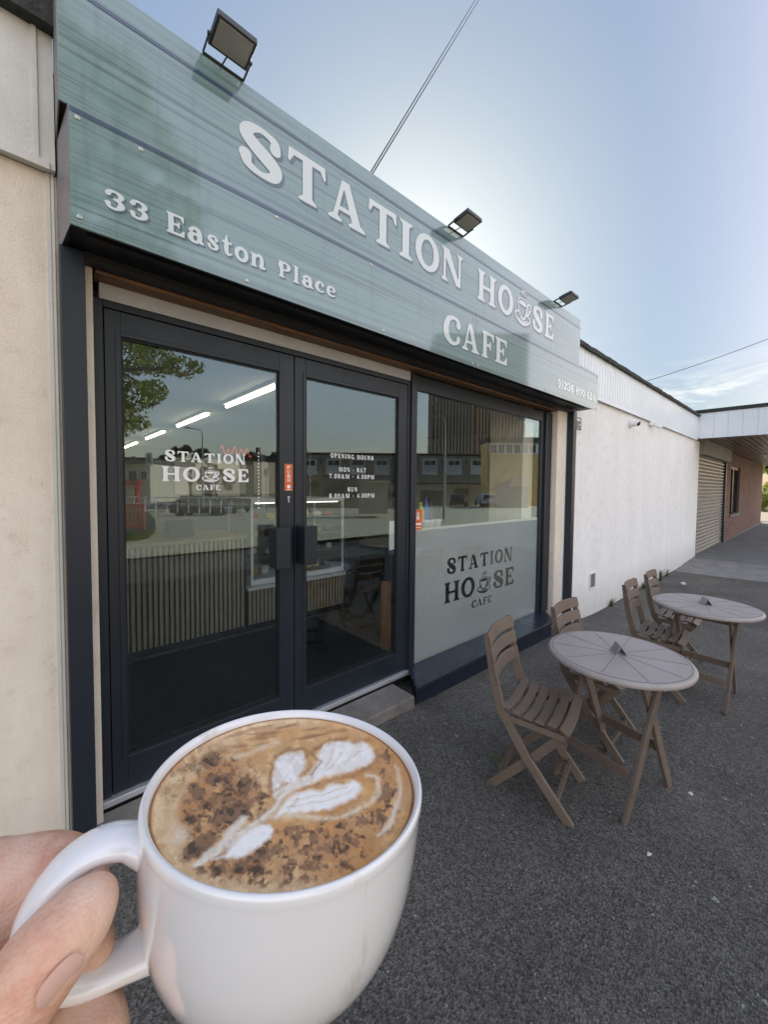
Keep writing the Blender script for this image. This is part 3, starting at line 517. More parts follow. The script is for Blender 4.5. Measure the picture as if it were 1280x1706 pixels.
# door frame (white head strip, anthracite frame) and leaves
wallbox('door_head_strip', M['head_grey'], (WX0 + .02, 2.195, .085, .14, 2.405, 2.474))
fr = wallbox('door_frame', M['anth'], (WX0 - .01, .236, .085, .17, .10, 2.404), (2.172, 2.199, .085, .17, .10, 2.404), (.236, 2.172, .0852, .17, 2.372, 2.404), bevel=.003)
wallbox('threshold', M['thresh'], (.20, 2.199, .062, .16, .082, .112), bevel=.003)
def leaf_door(x0, x1, gx0, gx1):
    d = MB(); z0, z1, g0, g1 = .118, 2.368, .278, 2.256
    d.box(x0, gx0, .088, .15, z0, z1); d.box(gx1, x1, .088, .15, z0, z1); d.box(gx0, gx1, .0882, .15, z0, g0); d.box(gx0, gx1, .0882, .15, g1, z1)
    b = .022                                                    # raised glazing bead
    d.box(gx0 - b, gx0, .083, .0879, g0 - b, g1 + b); d.box(gx1, gx1 + b, .083, .0879, g0 - b, g1 + b); d.box(gx0, gx1, .083, .0879, g0 - b, g0); d.box(gx0, gx1, .083, .0879, g1, g1 + b)
    o = P(d.build('door', M['anth'], bevel=.0025))
    gk = MB(); k = .008
    gk.box(gx0, gx0 + k, .092, .128, g0, g1); gk.box(gx1 - k, gx1, .092, .128, g0, g1); gk.box(gx0 + k, gx1 - k, .092, .128, g0, g0 + k); gk.box(gx0 + k, gx1 - k, .092, .128, g1 - k, g1); gk.build('gasket', M['gasket'], o)
    MB().box(gx0 + k, gx1 - k, .100, .106, g0 + k, g1 - k).build('pane', M['glass'], o)
    return o
dl = leaf_door(.240, 1.187, .302, 1.09); dr = leaf_door(1.193, 2.168, 1.27, 2.07)
tag(dl, 'left door leaf'); tag(dr, 'right door leaf')
def handle(x0, x1, par):
    h = MB(); h.box(x0, x1, -.030, .012, 1.098, 1.335); h.box(x0 + .004, x0 + .02, -.012, .0825, 1.10, 1.333); h.box(x0 + .02, x1 - .01, .072, .0826, 1.105, 1.33)
    return h.build('handle', M['anth'], par, bevel=.003)
hL, hR = onY(461, 905, -.03)[0], onY(485, 905, -.03)[0]; handle(hL, hR, dl)
hL, hR = onY(508, 905, -.03)[0], onY(529, 905, -.03)[0]; handle(hL, hR, dr)
lk = onY(481, 831, .085)
m_ = MB(); m_.lathe([(.009, 0), (.009, .004), (.006, .005)], n=16, M=Matrix.Translation((lk[0], .088, lk[2] + .008)) @ Matrix.Rotation(R(90), 4, 'X')); m_.box(lk[0] - .005, lk[0] + .005, .083, .0879, lk[2] - .022, lk[2]); m_.build('lock', M['steel'], dl)
# lettering on the doors
def arc(d, s): return lambda u: (d * (abs(2 * u - 1) ** 2), 1 + s * abs(2 * u - 1) ** 2)
VY = .0965
lt = layout('STATION', .478, .885, 1.697, 1.746, .16, arc(-.002, .22)) + layout('HO', .463, .642, 1.597, 1.668, .14, arc(-.001, .1)) + layout('SE', .760, .903, 1.597, 1.670, .14) + place('@', .650, .745, 1.592, 1.68, 44) + layout('CAFE', .622, .747, 1.552, 1.580, .14)
print_mesh('lettering', lt, VY, M['white_vinyl'], dl)['label'] = 'white STATION HOUSE CAFE lettering with a cup for the U'
lt = layout('OPENING HOURS', 1.462, 1.833, 1.768, 1.798, .30) + layout('MON - SAT', 1.528, 1.765, 1.678, 1.708, .30) + layout('7.00AM - 4.00PM', 1.451, 1.842, 1.631, 1.661, .26) + layout('SUN', 1.603, 1.688, 1.542, 1.572, .30) + layout('8.00AM - 4.00PM', 1.451, 1.845, 1.498, 1.528, .26)
print_mesh('lettering', lt, VY, M['white_vinyl'], dr)['label'] = 'white opening hours lettering'
px0, px1 = onY(474, 795, .087)[0], onY(487.5, 795, .087)[0]
MB().box(px0, px1, .086, .0878, 1.548, 1.711).build('push_sticker', M['orange'], dl)
lt = []
for i, c in enumerate('PUSH'):
    lt += place(c, px0 + .016, px1 - .016, 1.690 - i * .026 - .010, 1.690 - i * .026 + .010, 30)
lt += [[(px0 + .02 + .012 * math.cos(a) + .007, 1.573 + .012 * math.sin(a)) for a in np.linspace(0, 6.28, 13)[:-1]], [(px0 + .014, 1.553), (px1 - .014, 1.553), (px1 - .014, 1.557), (px0 + .014, 1.557)]]
print_mesh('push_lettering', lt, .0852, M['white_vinyl'], dl)
# window
wn = MB(); gx0, gx1, g0, g1 = 2.262, 4.345, .118, 2.345
wn.box(2.2, gx0, .07, .17, .09, 2.46); wn.box(gx1, 4.565, .0852, .17, .09, 2.46); wn.box(gx0, gx1, .085, .17, g1, 2.46); wn.box(gx0, gx1, .085, .17, .09, g0)
wn.box(gx1 + .07, 4.565, .062, .085, .115, 2.458); wn.box(gx0, gx1 + .07, .070, .0849, .085, .100)
win = P(wn.build('window', M['anth'], bevel=.003))
MB().box(gx0, gx1, .100, .106, g0, g1).build('pane', M['pane'], win)
# frosted film with the logo cut out of it
fh = .0052; fx = np.arange(2.62, 3.92, fh); fz = np.arange(.38, 1.0, fh); X, Z = np.meshgrid(fx, fz); ff = np.full(X.shape, -9.)
def put(s, x0, x1, z0, z1, gap, warp=None):
    global ff
    tot = sum(G[c][0] for c in s) + gap * (len(s) - 1); k = (x1 - x0) / tot; x = 0
    for c in s:
        wd = G[c][0]; u = (x + wd / 2) / tot; dz, scl = warp(u) if warp else (0, 1)
        if G[c][1]:
            ff = np.maximum(ff, G[c][1]((X - x0) / k - x, (Z - z0 - dz) / ((z1 - z0) * scl)) * min(k, z1 - z0))
        x += wd + gap
put('STATION', 2.706, 3.80, .805, .940, .16, arc(-.008, .12)); put('HO', 2.672, 3.13, .545, .725, .12, arc(-.002, .08)); put('SE', 3.45, 3.842, .542, .730, .12); put('@', 3.165, 3.415, .53, .76, 0); put('CAFE', 3.086, 3.422, .42, .493, .12)
polys = march(-ff, fx[0], fz[0], fh); xa, xb, za, zb = fx[0], fx[-1], fz[0], fz[-1]; ft = 1.238
polys += [[(gx0, g0), (gx1, g0), (gx1, za), (gx0, za)], [(gx0, zb), (gx1, zb), (gx1, ft), (gx0, ft)], [(gx0, za), (xa, za), (xa, zb), (gx0, zb)], [(xb, za), (gx1, za), (gx1, zb), (xb, zb)]]
print_mesh('frosted_film', polys, .1075, M['frost'], win)['label'] = 'frosted film with the STATION HOUSE CAFE logo cut clear'
# dark sill (front narrower than back) and its plinth
s = MB(); s.prism([(2.205, .084), (2.02, -.185), (4.235, -.185), (4.50, .084)], .088, .128); P(s.build('sill', M['anth_gloss'], bevel=.006))
s = MB(); s.prism([(2.215, .05), (2.05, -.155), (4.205, -.155), (4.45, .05)], -.3, .0875); P(s.build('plinth', M['anth_gloss']))
# stone step
s = MB(); n = 40; rnd = random.Random(3)
s.box(.14, 2.012, -.18, .061, -.15, .072); st_ = P(s.build('step', M['conc'], bevel=.012, seg=3)); st_['label'] = 'worn concrete doorstep'
# interior lights
def striplight(y0, y1):
    t_ = empty('strip_light', (1.92, (y0 + y1) / 2, 2.65), group='strip lights on the cafe ceiling', cat='ceiling light')
    yy = (y1 - y0) / 2
    MB().box(-.05, .05, -yy, yy, -.002, .028).build('housing', M['white_paint'], t_)
    MB().tube([(0, -yy + .02, -.024), (0, yy - .02, -.024)], .022, 12).build('tube', M['tube'], t_); return t_
for i, ((a, b), lb) in enumerate(zip(((1.72, 3.27), (4.0, 5.7), (6.66, 8.4), (9.5, 11.3)), ('nearest', 'second nearest', 'second farthest', 'farthest'))):
    striplight(a, b)['label'] = f'{lb} of the four glowing strip lights seen through the left door'
# ------------------------------------------------------------------ shutter box, guide rails
sh = empty('roller_shutter', (2.5, -.1, 0), label='black roller shutter housing and guide rails around the shop front', cat='shutter')
def PS(o): o.parent = sh; o.matrix_parent_inverse = Matrix.Translation((-2.5, .1, 0)); return o
h = MB(); h.box(.112, 4.97, -.243, -.001, 2.522, 2.94); h.box(.16, 4.80, -.06, -.003, 2.487, 2.521); h.box(.16, 4.80, -.205, -.175, 2.508, 2.5215); h.box(.113, 4.94, -.2445, -.236, 2.512, 2.5215); h.prism([(.0882, -.0012), (.1108, -.2435), (.1119, -.2435), (.1119, -.0012)], 2.512, 2.92)
PS(h.build('housing', M['black'], bevel=.004))
h = MB(); h.prism([(.083, -.0012), (.109, -.2635), (.1106, -.2635), (.088, -.0012)], 2.508, 2.9235); PS(h.build('end_plate', M['end_grey']))
for x0, x1 in ((.083, .163), (4.812, 4.9)):
    h = MB(); h.box(x0, x1, -.08, -.001, -.02 if x0 < 1 else -.15, 2.510 if x0 < 1 else 2.50)
    h.box(x0 + .03, x1 - .03, -.083, -.0805, 0, 2.5) if False else None
    PS(h.build('guide_rail', M['anth'], bevel=.004))
# ------------------------------------------------------------------ shop sign
sg = empty('shop_sign', (2.5, -.25, 2.5), label='long teal fascia sign reading STATION HOUSE CAFE above the shop front', cat='sign')
def PG(o): o.parent = sg; o.matrix_parent_inverse = Matrix.Translation((-2.5, .25, -2.5)); return o
PG(MB().box(.086, 4.50, -.252, -.244, 2.925, 3.42).build('upper_panel', M['sign'], bevel=.001)); PS(MB().box(.0825, .0868, -.2515, -.0012, 2.924, 3.43).build('end_plate', M['end_grey'])); PG(MB().box(.0875, 4.4985, -.2435, -.0018, 2.95, 3.41).build('sign_frame', M['black']))
for xa, xb in ((.111, 2.548), (2.550, 5.02)): PG(MB().box(xa, xb, -.264, -.2535, 2.506, 2.922).build('lower_panel', M['sign'], bevel=.001))
l = MB(); l.box(.0862, 4.499, -.2536, -.2522, 3.322, 3.338); PG(l.build('navy_line', M['navy'])); l = MB(); l.box(.112, 5.019, -.2655, -.2642, 2.898, 2.915); PG(l.build('navy_line', M['navy']))
big = [('S', .717, .939), ('T', .965, 1.189), ('A', 1.203, 1.46), ('T', 1.485, 1.711), ('I', 1.735, 1.852), ('O', 1.882, 2.12), ('N', 2.145, 2.386), ('H', 2.574, 2.826), ('O', 2.861, 3.098), ('@', 3.120, 3.415), ('S', 3.435, 3.636), ('E', 3.677, 3.858)]
pu = []
for c, a, b in big: pu += place(c, a, b, 3.040, 3.268) if c != '@' else place(c, a, b, 3.015, 3.345)
def PGn(o): o.parent = sg; o.matrix_parent_inverse = Matrix.Translation((-2.5, .25, -2.5)); return o
PG(print_mesh('lettering', pu, -.2545, M['letter'], None))['label'] = 'pale STATION HOUSE lettering with a cup for the U'
PG(print_mesh('lettering_shadow', pu, -.2533, M['letshadow'], None, .014, -.012))
pl_ = []
for c, a, b in (('C', 2.164, 2.363), ('A', 2.377, 2.596), ('F', 2.627, 2.797), ('E', 2.817, 2.997)): pl_ += place(c, a, b, 2.608, 2.812)
for a, b in ((.207, .275), (.286, .352)): pl_ += place('3', a, b, 2.612, 2.682)
pl_ += layout('E', .415, .484, 2.610, 2.692) + layout('aston', .494, .841, 2.608, 2.700, .09) + layout('P', .908, .975, 2.608, 2.686) + layout('lace', .985, 1.249, 2.607, 2.690, .09)
PG(print_mesh('lettering', pl_, -.2666, M['letter'], None))['label'] = 'pale address and CAFE lettering'
PG(print_mesh('lettering_shadow', pl_, -.2656, M['letshadow'], None, .008, -.006))
PG(print_mesh('lettering', layout('01236 800 624', 3.955, 4.935, 2.600, 2.684, .10), -.2666, M['number_white'], None))['label'] = 'small pale telephone number'
def screw(x, z, y=-.264):
    s_ = MB().lathe([(.0085, 0), (.0085, .002), (.005, .004)], n=12, M=Matrix.Translation((x, y, z)) @ Matrix.Rotation(R(90), 4, 'X')); PG(s_.build('screw', M['screw']))
for x, z in ((.135, 2.885), (.33, 2.885), (.9, 2.885), (1.5, 2.885), (2.515, 2.87), (2.585, 2.87), (3.7, 2.88), (4.98, 2.88), (.135, 2.54), (.75, 2.53), (1.6, 2.53), (2.515, 2.525), (2.585, 2.525), (3.7, 2.53), (4.98, 2.53)): screw(x, z)

# ------------------------------------------------------------------ floodlights on the sign
def floodlight(x, label):
    t_ = empty('floodlight', (x, -.30, 3.425), label=label, cat='floodlight', group='floodlights along the top of the sign')
    W = .163; M0 = Matrix.Rotation(R(-8), 4, 'X')
    h = MB(); h.box(0, W, -.125, 0, 0, .026, M=M0)
    for i in range(9): h.box(.012 + i * .0165, .016 + i * .0165, -.11, -.02, .0255, .036, M=M0)
    h.box(.055, .108, -.085, -.04, .0255, .042, M=M0); h.build('housing', M['lamp_body'], t_, bevel=.004)
    MB().box(.012, W - .012, -.114, -.011, -.003, .0005, M=M0).build('glass', M['lamp_glass'], t_)
    b = MB(); zf = -.002
    for xx in (-.006, W + .006):
        b.bar((xx, .045, zf), (xx, -.035, .012), .005, .012, (0, 0, 1)); b.tube([(xx - .006, -.035, .012), (xx + .006, -.035, .012)], .007, 8)
    b.bar((-.006, .045, zf), (W + .006, .045, zf), .012, .005); b.bar((W * .45, .045, 0), (W * .5, -.02, .006), .005, .004)
    b.build('bracket', M['lamp_body'], t_); return t_
floodlight(.573, 'large black floodlight nearest the camera, above the first S of the sign')
floodlight(2.216, 'middle black floodlight above the N of STATION'); floodlight(3.861, 'farthest black floodlight above the last letters of HOUSE')
# ------------------------------------------------------------------ things on the walls
c = onY(1050, 705, -.001)
t_ = empty('security_camera', tuple(c), label='white turret security camera high on the white wall', cat='security camera')
B = Matrix.Rotation(R(90), 4, 'X')
MB().lathe([(.068, 0), (.070, .012), (.064, .02), (.058, .07), (.045, .085)], n=28, M=B).build('base', M['white_paint'], t_, smooth=True)
dv = Vector((-.30, -.80, -.42)).normalized(); q = dv.to_track_quat('Z', 'Y').to_matrix().to_4x4()
MB().lathe([(.001, -.03), (.04, -.028), (.05, 0), (.048, .03), (.044, .05), (.04, .052)], n=28, M=Matrix.Translation((0.01, -.085, 0)) @ q).build('head', M['white_paint'], t_, smooth=True)
MB().lathe([(.036, .0525), (.034, .056), (.012, .057), (.001, .060)], n=24, M=Matrix.Translation((0.01, -.085, 0)) @ q).build('lens', M['dark_glass'], t_, smooth=True)
c = onY(1083, 706, -.001); t_ = empty('sensor_light', tuple(c), label='small white sensor light beside the security camera', cat='outdoor light')
MB().box(-.09, .09, -.05, 0, -.04, .05).build('housing', M['white_paint'], t_, bevel=.012); MB().bar((.05, -.05, -.02), (.16, -.14, -.06), .07, .05).build('sensor_head', M['white_paint'], t_, bevel=.01)
c = onY(987, 967, -.001); t_ = empty('air_vent', tuple(c), label='small white louvred air vent low on the white wall', cat='air vent')
v = MB(); v.box(-.10, .10, -.014, 0, -.115, -.095); v.box(-.10, .10, -.014, 0, .095, .115); v.box(-.10, -.085, -.014, 0, -.094, .094); v.box(.085, .10, -.014, 0, -.094, .094); v.build('frame', M['white_plastic'], t_, bevel=.003)
v = MB(); v.box(-.084, .084, -.004, -.001, -.094, .094)
for i in range(9): v.bar((-.084, -.008, -.08 + i * .02), (.084, -.008, -.08 + i * .02), .011, .003, (0, .5, 1))
v.build('louvre', M['box_grey'], t_)
a = onY(959, 690, -.001); b_ = onY(969, 722, -.001)
t_ = empty('notice_plate', (a[0], -.001, b_[2]), label='small grey notice plate at the top of the white wall under the sign', cat='notice')
wd, ht = b_[0] - a[0], a[2] - b_[2]
MB().box(0, wd, -.004, 0, 0, ht).build('plate', M['white_paint'], t_); v = MB(); v.box(.02, wd - .02, -.0052, -.0042, .03, ht - .03); v.build('printed_area', M['box_grey'], t_)
for bx in ((.035, wd - .05, -.0062, -.0054, ht - .075, ht - .045), (wd * .6, wd * .75, -.0062, -.0054, ht * .4, ht * .52), (wd * .4, wd * .5, -.0062, -.0054, .05, ht * .3)): MB().box(*bx).build('printed_mark', M['white_paint'], t_)
# bird spikes on the roof edge, far left
v = MB()
for i in range(16):
    x = .068 - i * .021; v.box(x - .003, x + .003, .02, .03, 3.462, 3.75); v.box(x - .006, x + .006, .018, .032, 3.52, 3.545)
v.box(-.27, .072, .016, .034, 3.452, 3.464); o = v.build('roof_spikes', M['steel']); tag(o, 'row of thin metal spikes on the felt roof edge at the far left', 'roof spikes')
# cables
def cable(name, pts, r, lab):
    o = MB().tube(pts, r, 6).build(name, M['cable'], smooth=True); tag(o, lab, 'cable')
def ext(a, b, k0, k1): a = np.array(a); b = np.array(b); return a + (b - a) * k0, a + (b - a) * k1
a = CAM + ray(622, 280) * .0045; b_ = CAM + ray(792, 0) * .0095; p, q = ext(a, b_, -.18, 1.6); cable('overhead_cable', [p, q], .0045, 'thin black overhead cable rising steeply from behind the sign, left of its twin')
a = CAM + ray(626, 281) * .0045; b_ = CAM + ray(798, 0) * .0095; p, q = ext(a, b_, -.18, 1.6); cable('overhead_cable', [p, q], .0045, 'thin black overhead cable rising steeply from behind the sign, right of its twin')
a = CAM + ray(1072, 632) * .03; b_ = CAM + ray(1282, 557) * .03; p, q = ext(a, b_, -.35, 1.6)
pp_ = [p + (q - p) * k + np.array([0, 0, -.25 * 4 * k * (1 - k)]) for k in np.linspace(0, 1, 12)]; cable('overhead_cable', pp_, .014, 'distant overhead cable crossing the sky above the white roof corner')

# ------------------------------------------------------------------ canopy and brick building on the right
cn = empty('canopy', (11.9, 0, 2.8), label='flat white clad canopy with boarded soffit at the end of the white wall', cat='canopy')
def PC(o): o.parent = cn; o.matrix_parent_inverse = Matrix.Translation((-11.9, 0, -2.8)); return o
CYE = -2.05
v = MB(); v.box(11.905, 11.98, CYE, -.035, 2.805, 3.39)
y = -.10
while y > CYE + .2: v.box(11.894, 11.9045, y - .235, y, 2.812, 3.386); y -= .25
v.box(11.886, 11.9045, -.095, -.032, 2.80, 3.388); v.box(11.888, 11.9045, CYE, -.096, 2.790, 2.811); PC(v.build('cladding', M['white_clad'], bevel=.003))
v = MB(); v.box(11.87, 29.0, CYE - .05, -.03, 3.392, 3.47); v.box(11.87, 29.0, -.03, .5, 3.445, 3.47); PC(v.build('roof_edge', M['felt']))
v = MB(); y = -.04
while y > CYE + .12: v.box(11.985, 28.9, y - .105, y, 2.825, 2.86); v.box(11.985, 28.9, y - .125, y - .1055, 2.850, 2.86); y -= .125
PC(v.build('soffit', M['soffit'], bevel=0))
v = MB(); v.box(12.0, 28.8, CYE + .01, -.05, 2.87, 3.38); v.box(28.905, 28.98, CYE, -.035, 2.70, 3.39); v.box(11.985, 28.9, CYE - .02, CYE + .005, 2.81, 3.39); PC(v.build('deck', M['black']))
for x in (20.4,): 
    for yy in (-.75, -1.45): PC(MB().box(x - 1.4, x - .2, yy - .12, yy + .12, 2.79, 2.834).build('soffit_light', M['white_plastic']))
for x in (17, 23, 28.3): PC(MB().box(x - .06, x + .06, -2.0, -1.88, -.6, 2.823).build('post', M['white_paint']))
bb = empty('brick_building', (20, .2, -.2), label='red brick building with a closed roller door under the canopy', cat='building')
def PB(o): o.parent = bb; o.matrix_parent_inverse = Matrix.Translation((-20, -.2, .2)); return o
w0, w1 = onY(1216.5, 800, .03)[0], onY(1232, 800, .03)[0]; wz0, wz1 = .72, 2.40
PB(MB().box(16.70, w0, 0, 9, -.7, 3.38).box(w1, 28.4, 0, 9, -.7, 3.38).box(w0, w1, .001, 9, -.7, wz0).box(w0, w1, .001, 9, wz1, 3.38).build('wall', M['brick']))
v = MB(); v.box(w0, w0 + .12, .05, .12, wz0, wz1); v.box(w1 - .12, w1, .05, .12, wz0, wz1); v.box(w0 + .9, w0 + 1.05, .051, .12, wz0, wz1); v.box(w0, w1, .052, .12, wz1 - .1, wz1 - .001); wf = PB(v.build('window', M['anth']))
MB().box(w0 + .01, w1 - .01, .10, .11, wz0, wz1).build('pane', M['dark_glass'], wf); MB().box(w0 - .08, w1 + .08, -.05, .1, wz0 - .09, wz0 - .002).build('sill', M['path2'], wf)
v = MB(); z = -.14; i = 0
while z < 2.44:
    v.add([(12.50, .060, z), (16.55, .060, z), (16.55, .028, z + .018), (12.50, .028, z + .018), (12.50, .024, z + .058), (16.55, .024, z + .058), (16.55, .052, z + .078), (12.50, .052, z + .078), (12.5, .060, z + .094), (16.55, .060, z + .094)],
          [(0, 1, 2, 3), (3, 2, 5, 4), (4, 5, 6, 7), (7, 6, 9, 8)]); z += .095
v.box(12.5, 16.55, .062, .08, -.3, 2.44); PB(v.build('roller_door', M['shutter']))
PB(MB().box(12.47, 12.499, .0, .3, -.5, 2.45).build('door_guide', M['anth'])); PB(MB().box(16.555, 16.699, -.02, .3, -.5, 2.45).build('door_guide', M['anth']))
PB(MB().box(12.47, 16.699, -.12, .3, 2.452, 2.832).build('door_box', M['box_grey'], bevel=.01))
PB(MB().box(16.68, 28.42, -.03, -.0015, -.7, -.10).build('plinth', M['path2']))

# ------------------------------------------------------------------ foliage
def leaf_cloud(name, m, centers, n, size, parent=None, seed=1, squash=.8):
    rg = np.random.default_rng(seed); c = np.array([q[:3] for q in centers], float); r = np.array([q[3] for q in centers], float)
    idx = rg.choice(len(c), n, p=r ** 2 / (r ** 2).sum()); d = rg.normal(size=(n, 3)); d /= np.linalg.norm(d, axis=1)[:, None]
    p = c[idx] + d * (r[idx] * rg.uniform(.35, 1.08, n) ** .6)[:, None] * np.array([1, 1, squash])
    a = rg.normal(size=(n, 3)); a /= np.linalg.norm(a, axis=1)[:, None]; b = np.cross(a, rg.normal(size=(n, 3))); b /= np.linalg.norm(b, axis=1)[:, None]
    s = (size * rg.uniform(.5, 1.3, n))[:, None]
    v = np.stack([p - a * s, p - b * s * .5, p + a * s, p + b * s * .5], 1).reshape(-1, 3)
    me = bpy.data.meshes.new(name); me.from_pydata(v.tolist(), [], [(4 * i, 4 * i + 1, 4 * i + 2, 4 * i + 3) for i in range(n)]); me.materials.append(m)
    o = bpy.data.objects.new(name, me); col.objects.link(o)
    if parent: o.parent = parent; o.matrix_parent_inverse = Matrix.Translation(-parent.location)
    return o
def trunk(parent, base, top, r0, r1, limbs=()):
    mb = MB(); base = np.array(base, float); top = np.array(top, float); rnd = random.Random(int(abs(base[0]) * 7))
    pts = [base + (top - base) * k + np.array([rnd.uniform(-.1, .1), rnd.uniform(-.1, .1), 0]) * (k > 0) * r0 * 3 for k in np.linspace(0, 1, 7)]
    mb.tube(pts, [r0 + (r1 - r0) * k for k in np.linspace(0, 1, 7)], 10)
    for l in limbs:
        l = np.array(l, float); s_ = base + (top - base) * rnd.uniform(.45, .85); m1 = (s_ + l) / 2 + np.array([0, 0, .12 * np.linalg.norm(l - s_)])
        mb.tube([s_, m1, l], [r1 * 1.1, r1 * .6, r1 * .2], 7)
    o = mb.build('trunk', M['bark'], smooth=True); o.parent = parent; o.matrix_parent_inverse = Matrix.Translation(-parent.location); return o
def tree(base, H, cr, spots, nleaf, size, m, label, cat='tree', group=None, name='tree', seed=1, tr=.25):
    t_ = empty(name, tuple(base), label=label, cat=cat, group=group); rg = np.random.default_rng(seed); base = np.array(base, float)
    cs = []
    for i in range(spots):
        a = rg.uniform(0, 2 * math.pi); k = rg.uniform(.25, 1) ** .5; z = rg.uniform(.0, 1)
        rad = cr * math.sqrt(max(.08, 1 - (2 * z - 1) ** 2)) * k
        cs.append((base[0] + rad * math.cos(a), base[1] + rad * math.sin(a), base[2] + H - 2 * cr * .9 + z * 1.8 * cr, cr * rg.uniform(.16, .32)))
    leaf_cloud('crown', m, cs, nleaf, size, t_, seed)
    trunk(t_, base - np.array([0, 0, .2]), base + np.array([0, 0, H * .7]), tr, tr * .4, [c_[:3] for c_ in cs[::3]]); return t_
for (u, dpt, H, cr, mm, lb) in ((1290, 34, 5.2, 2.6, 'leaf', 'dark green tree beyond the end of the canopy'), (1345, 40, 8, 3.6, 'leaf', 'taller tree right of the dark one beyond the canopy')):
    b_ = at(u, 860, dpt); b_[2] = -.4; tree(b_, H, cr, 26, 9000, .10, M[mm], lb, group='trees beyond the canopy', seed=int(u))
b_ = at(1283, 870, 31.5); b_[2] = -.4
t_ = empty('bush', tuple(b_), label='sunlit yellow green bush at the far end of the covered path', cat='bush')
leaf_cloud('foliage', M['leaf3'], [(b_[0] + dx, b_[1] + dy, b_[2] + .5 + dz, .75) for dx, dy, dz in ((0, 0, 0), (.8, -.7, .1), (-.3, .9, 0), (.5, .2, .8), (0, -1.4, .2), (.2, .7, .6))], 6000, .06, t_, 5)
# weeds along the wall foot
rnd = random.Random(8)
for i in range(7):
    x = 6.5 + i * .5 + rnd.uniform(-.15, .15); y = rnd.uniform(-.10, -.03); wz = gz(x, y)
    mb = MB()
    for k in range(rnd.randint(14, 30)):
        a = rnd.uniform(0, 6.28); l_ = rnd.uniform(.05, .16) * (1.7 if i in (1, 5) else 1); s_ = rnd.uniform(.2, .7)
        p0 = Vector((rnd.uniform(-.06, .06), rnd.uniform(-.02, .02), 0)); p1 = p0 + Vector((math.cos(a) * l_ * s_ * .4, -abs(math.sin(a)) * l_ * s_ * .4, l_ * .7)); p2 = p0 + Vector((math.cos(a) * l_ * s_, -abs(math.sin(a)) * l_ * s_, l_))
        wv = Vector((-math.sin(a), math.cos(a), 0)) * .004
        mb.add([p0 - wv, p0 + wv, p1 + wv, p1 - wv, p2], [(0, 1, 2, 3), (3, 2, 4)])
    o = mb.build('weed', M['leaf2'], smooth=True); o.location = (x, y, wz); tag(o, f"{('nearest', 'second', 'third', 'fourth', 'fifth', 'sixth', 'farthest')[i]} small green weed along the foot of the white wall, counted from the air vent", 'weed', 'weeds at the foot of the white wall')
p = onZ(829, 1268, -.02); mb = MB()
for k in range(34):
    a = rnd.uniform(0, 6.28); r_ = rnd.uniform(0, .045); l_ = rnd.uniform(.008, .022); q = Vector((r_ * math.cos(a), r_ * math.sin(a), 0)); b_ = rnd.uniform(0, 6.28)
    mb.add([q, q + Vector((math.cos(b_) * .006, math.sin(b_) * .006, l_ * .6)), q + Vector((math.cos(b_ + .5) * .009, math.sin(b_ + .5) * .009, l_)), q + Vector((math.cos(b_ + 1) * .006, math.sin(b_ + 1) * .006, l_ * .5))], [(0, 1, 2, 3)])
o = mb.build('weed', M['leaf3'], smooth=True); o.location = (p[0], p[1], gz(p[0], p[1])); tag(o, 'tiny yellowish weed in the asphalt behind the nearest chair', 'weed')
# litter and pale stones on the asphalt
for (u, v_, s_, lb) in ((945, 1372 - 40, .012, ''), (1152, 1323, .014, 'small white scrap right of the nearer table legs'), (1082, 1430, .013, 'pale scrap on the asphalt in front of the nearer table'), (1140, 959, .05, 'crumpled white paper near the path edge')):
    if not lb: continue
    p = onZ(u, v_, -.03); rnd = random.Random(int(u)); n = 7
    pts = [(s_ * rnd.uniform(.5, 1.2) * math.cos(k * 6.283 / n), s_ * rnd.uniform(.3, .9) * math.sin(k * 6.283 / n)) for k in range(n)]
    o = MB().prism(pts, 0, .004 if s_ < .03 else .03).build('litter', M['paper']); o.location = (p[0], p[1], gz(p[0], p[1]) + .001); tag(o, lb, 'litter')
for i in range(70):
    pass
mb = MB(); rnd = random.Random(77)
for i in range(420):
    x = rnd.uniform(.6, 7.5); y = -.1 - abs(rnd.gauss(0, 1.1)); s_ = rnd.uniform(.002, .0055)
    if y < -4: continue
    z = gz(x, y); a = rnd.uniform(0, 3)
    mb.add([(x + s_ * math.cos(a + k * 1.57) * (1 + (k % 2) * .5), y + s_ * math.sin(a + k * 1.57), z + .0005) for k in range(4)] + [(x, y, z + s_ * .8)], [(0, 1, 4), (1, 2, 4), (2, 3, 4), (3, 0, 4)])
tag(mb.build('loose_grit', M['path2']), 'pale loose grit scattered over the asphalt', 'grit', kind='stuff')

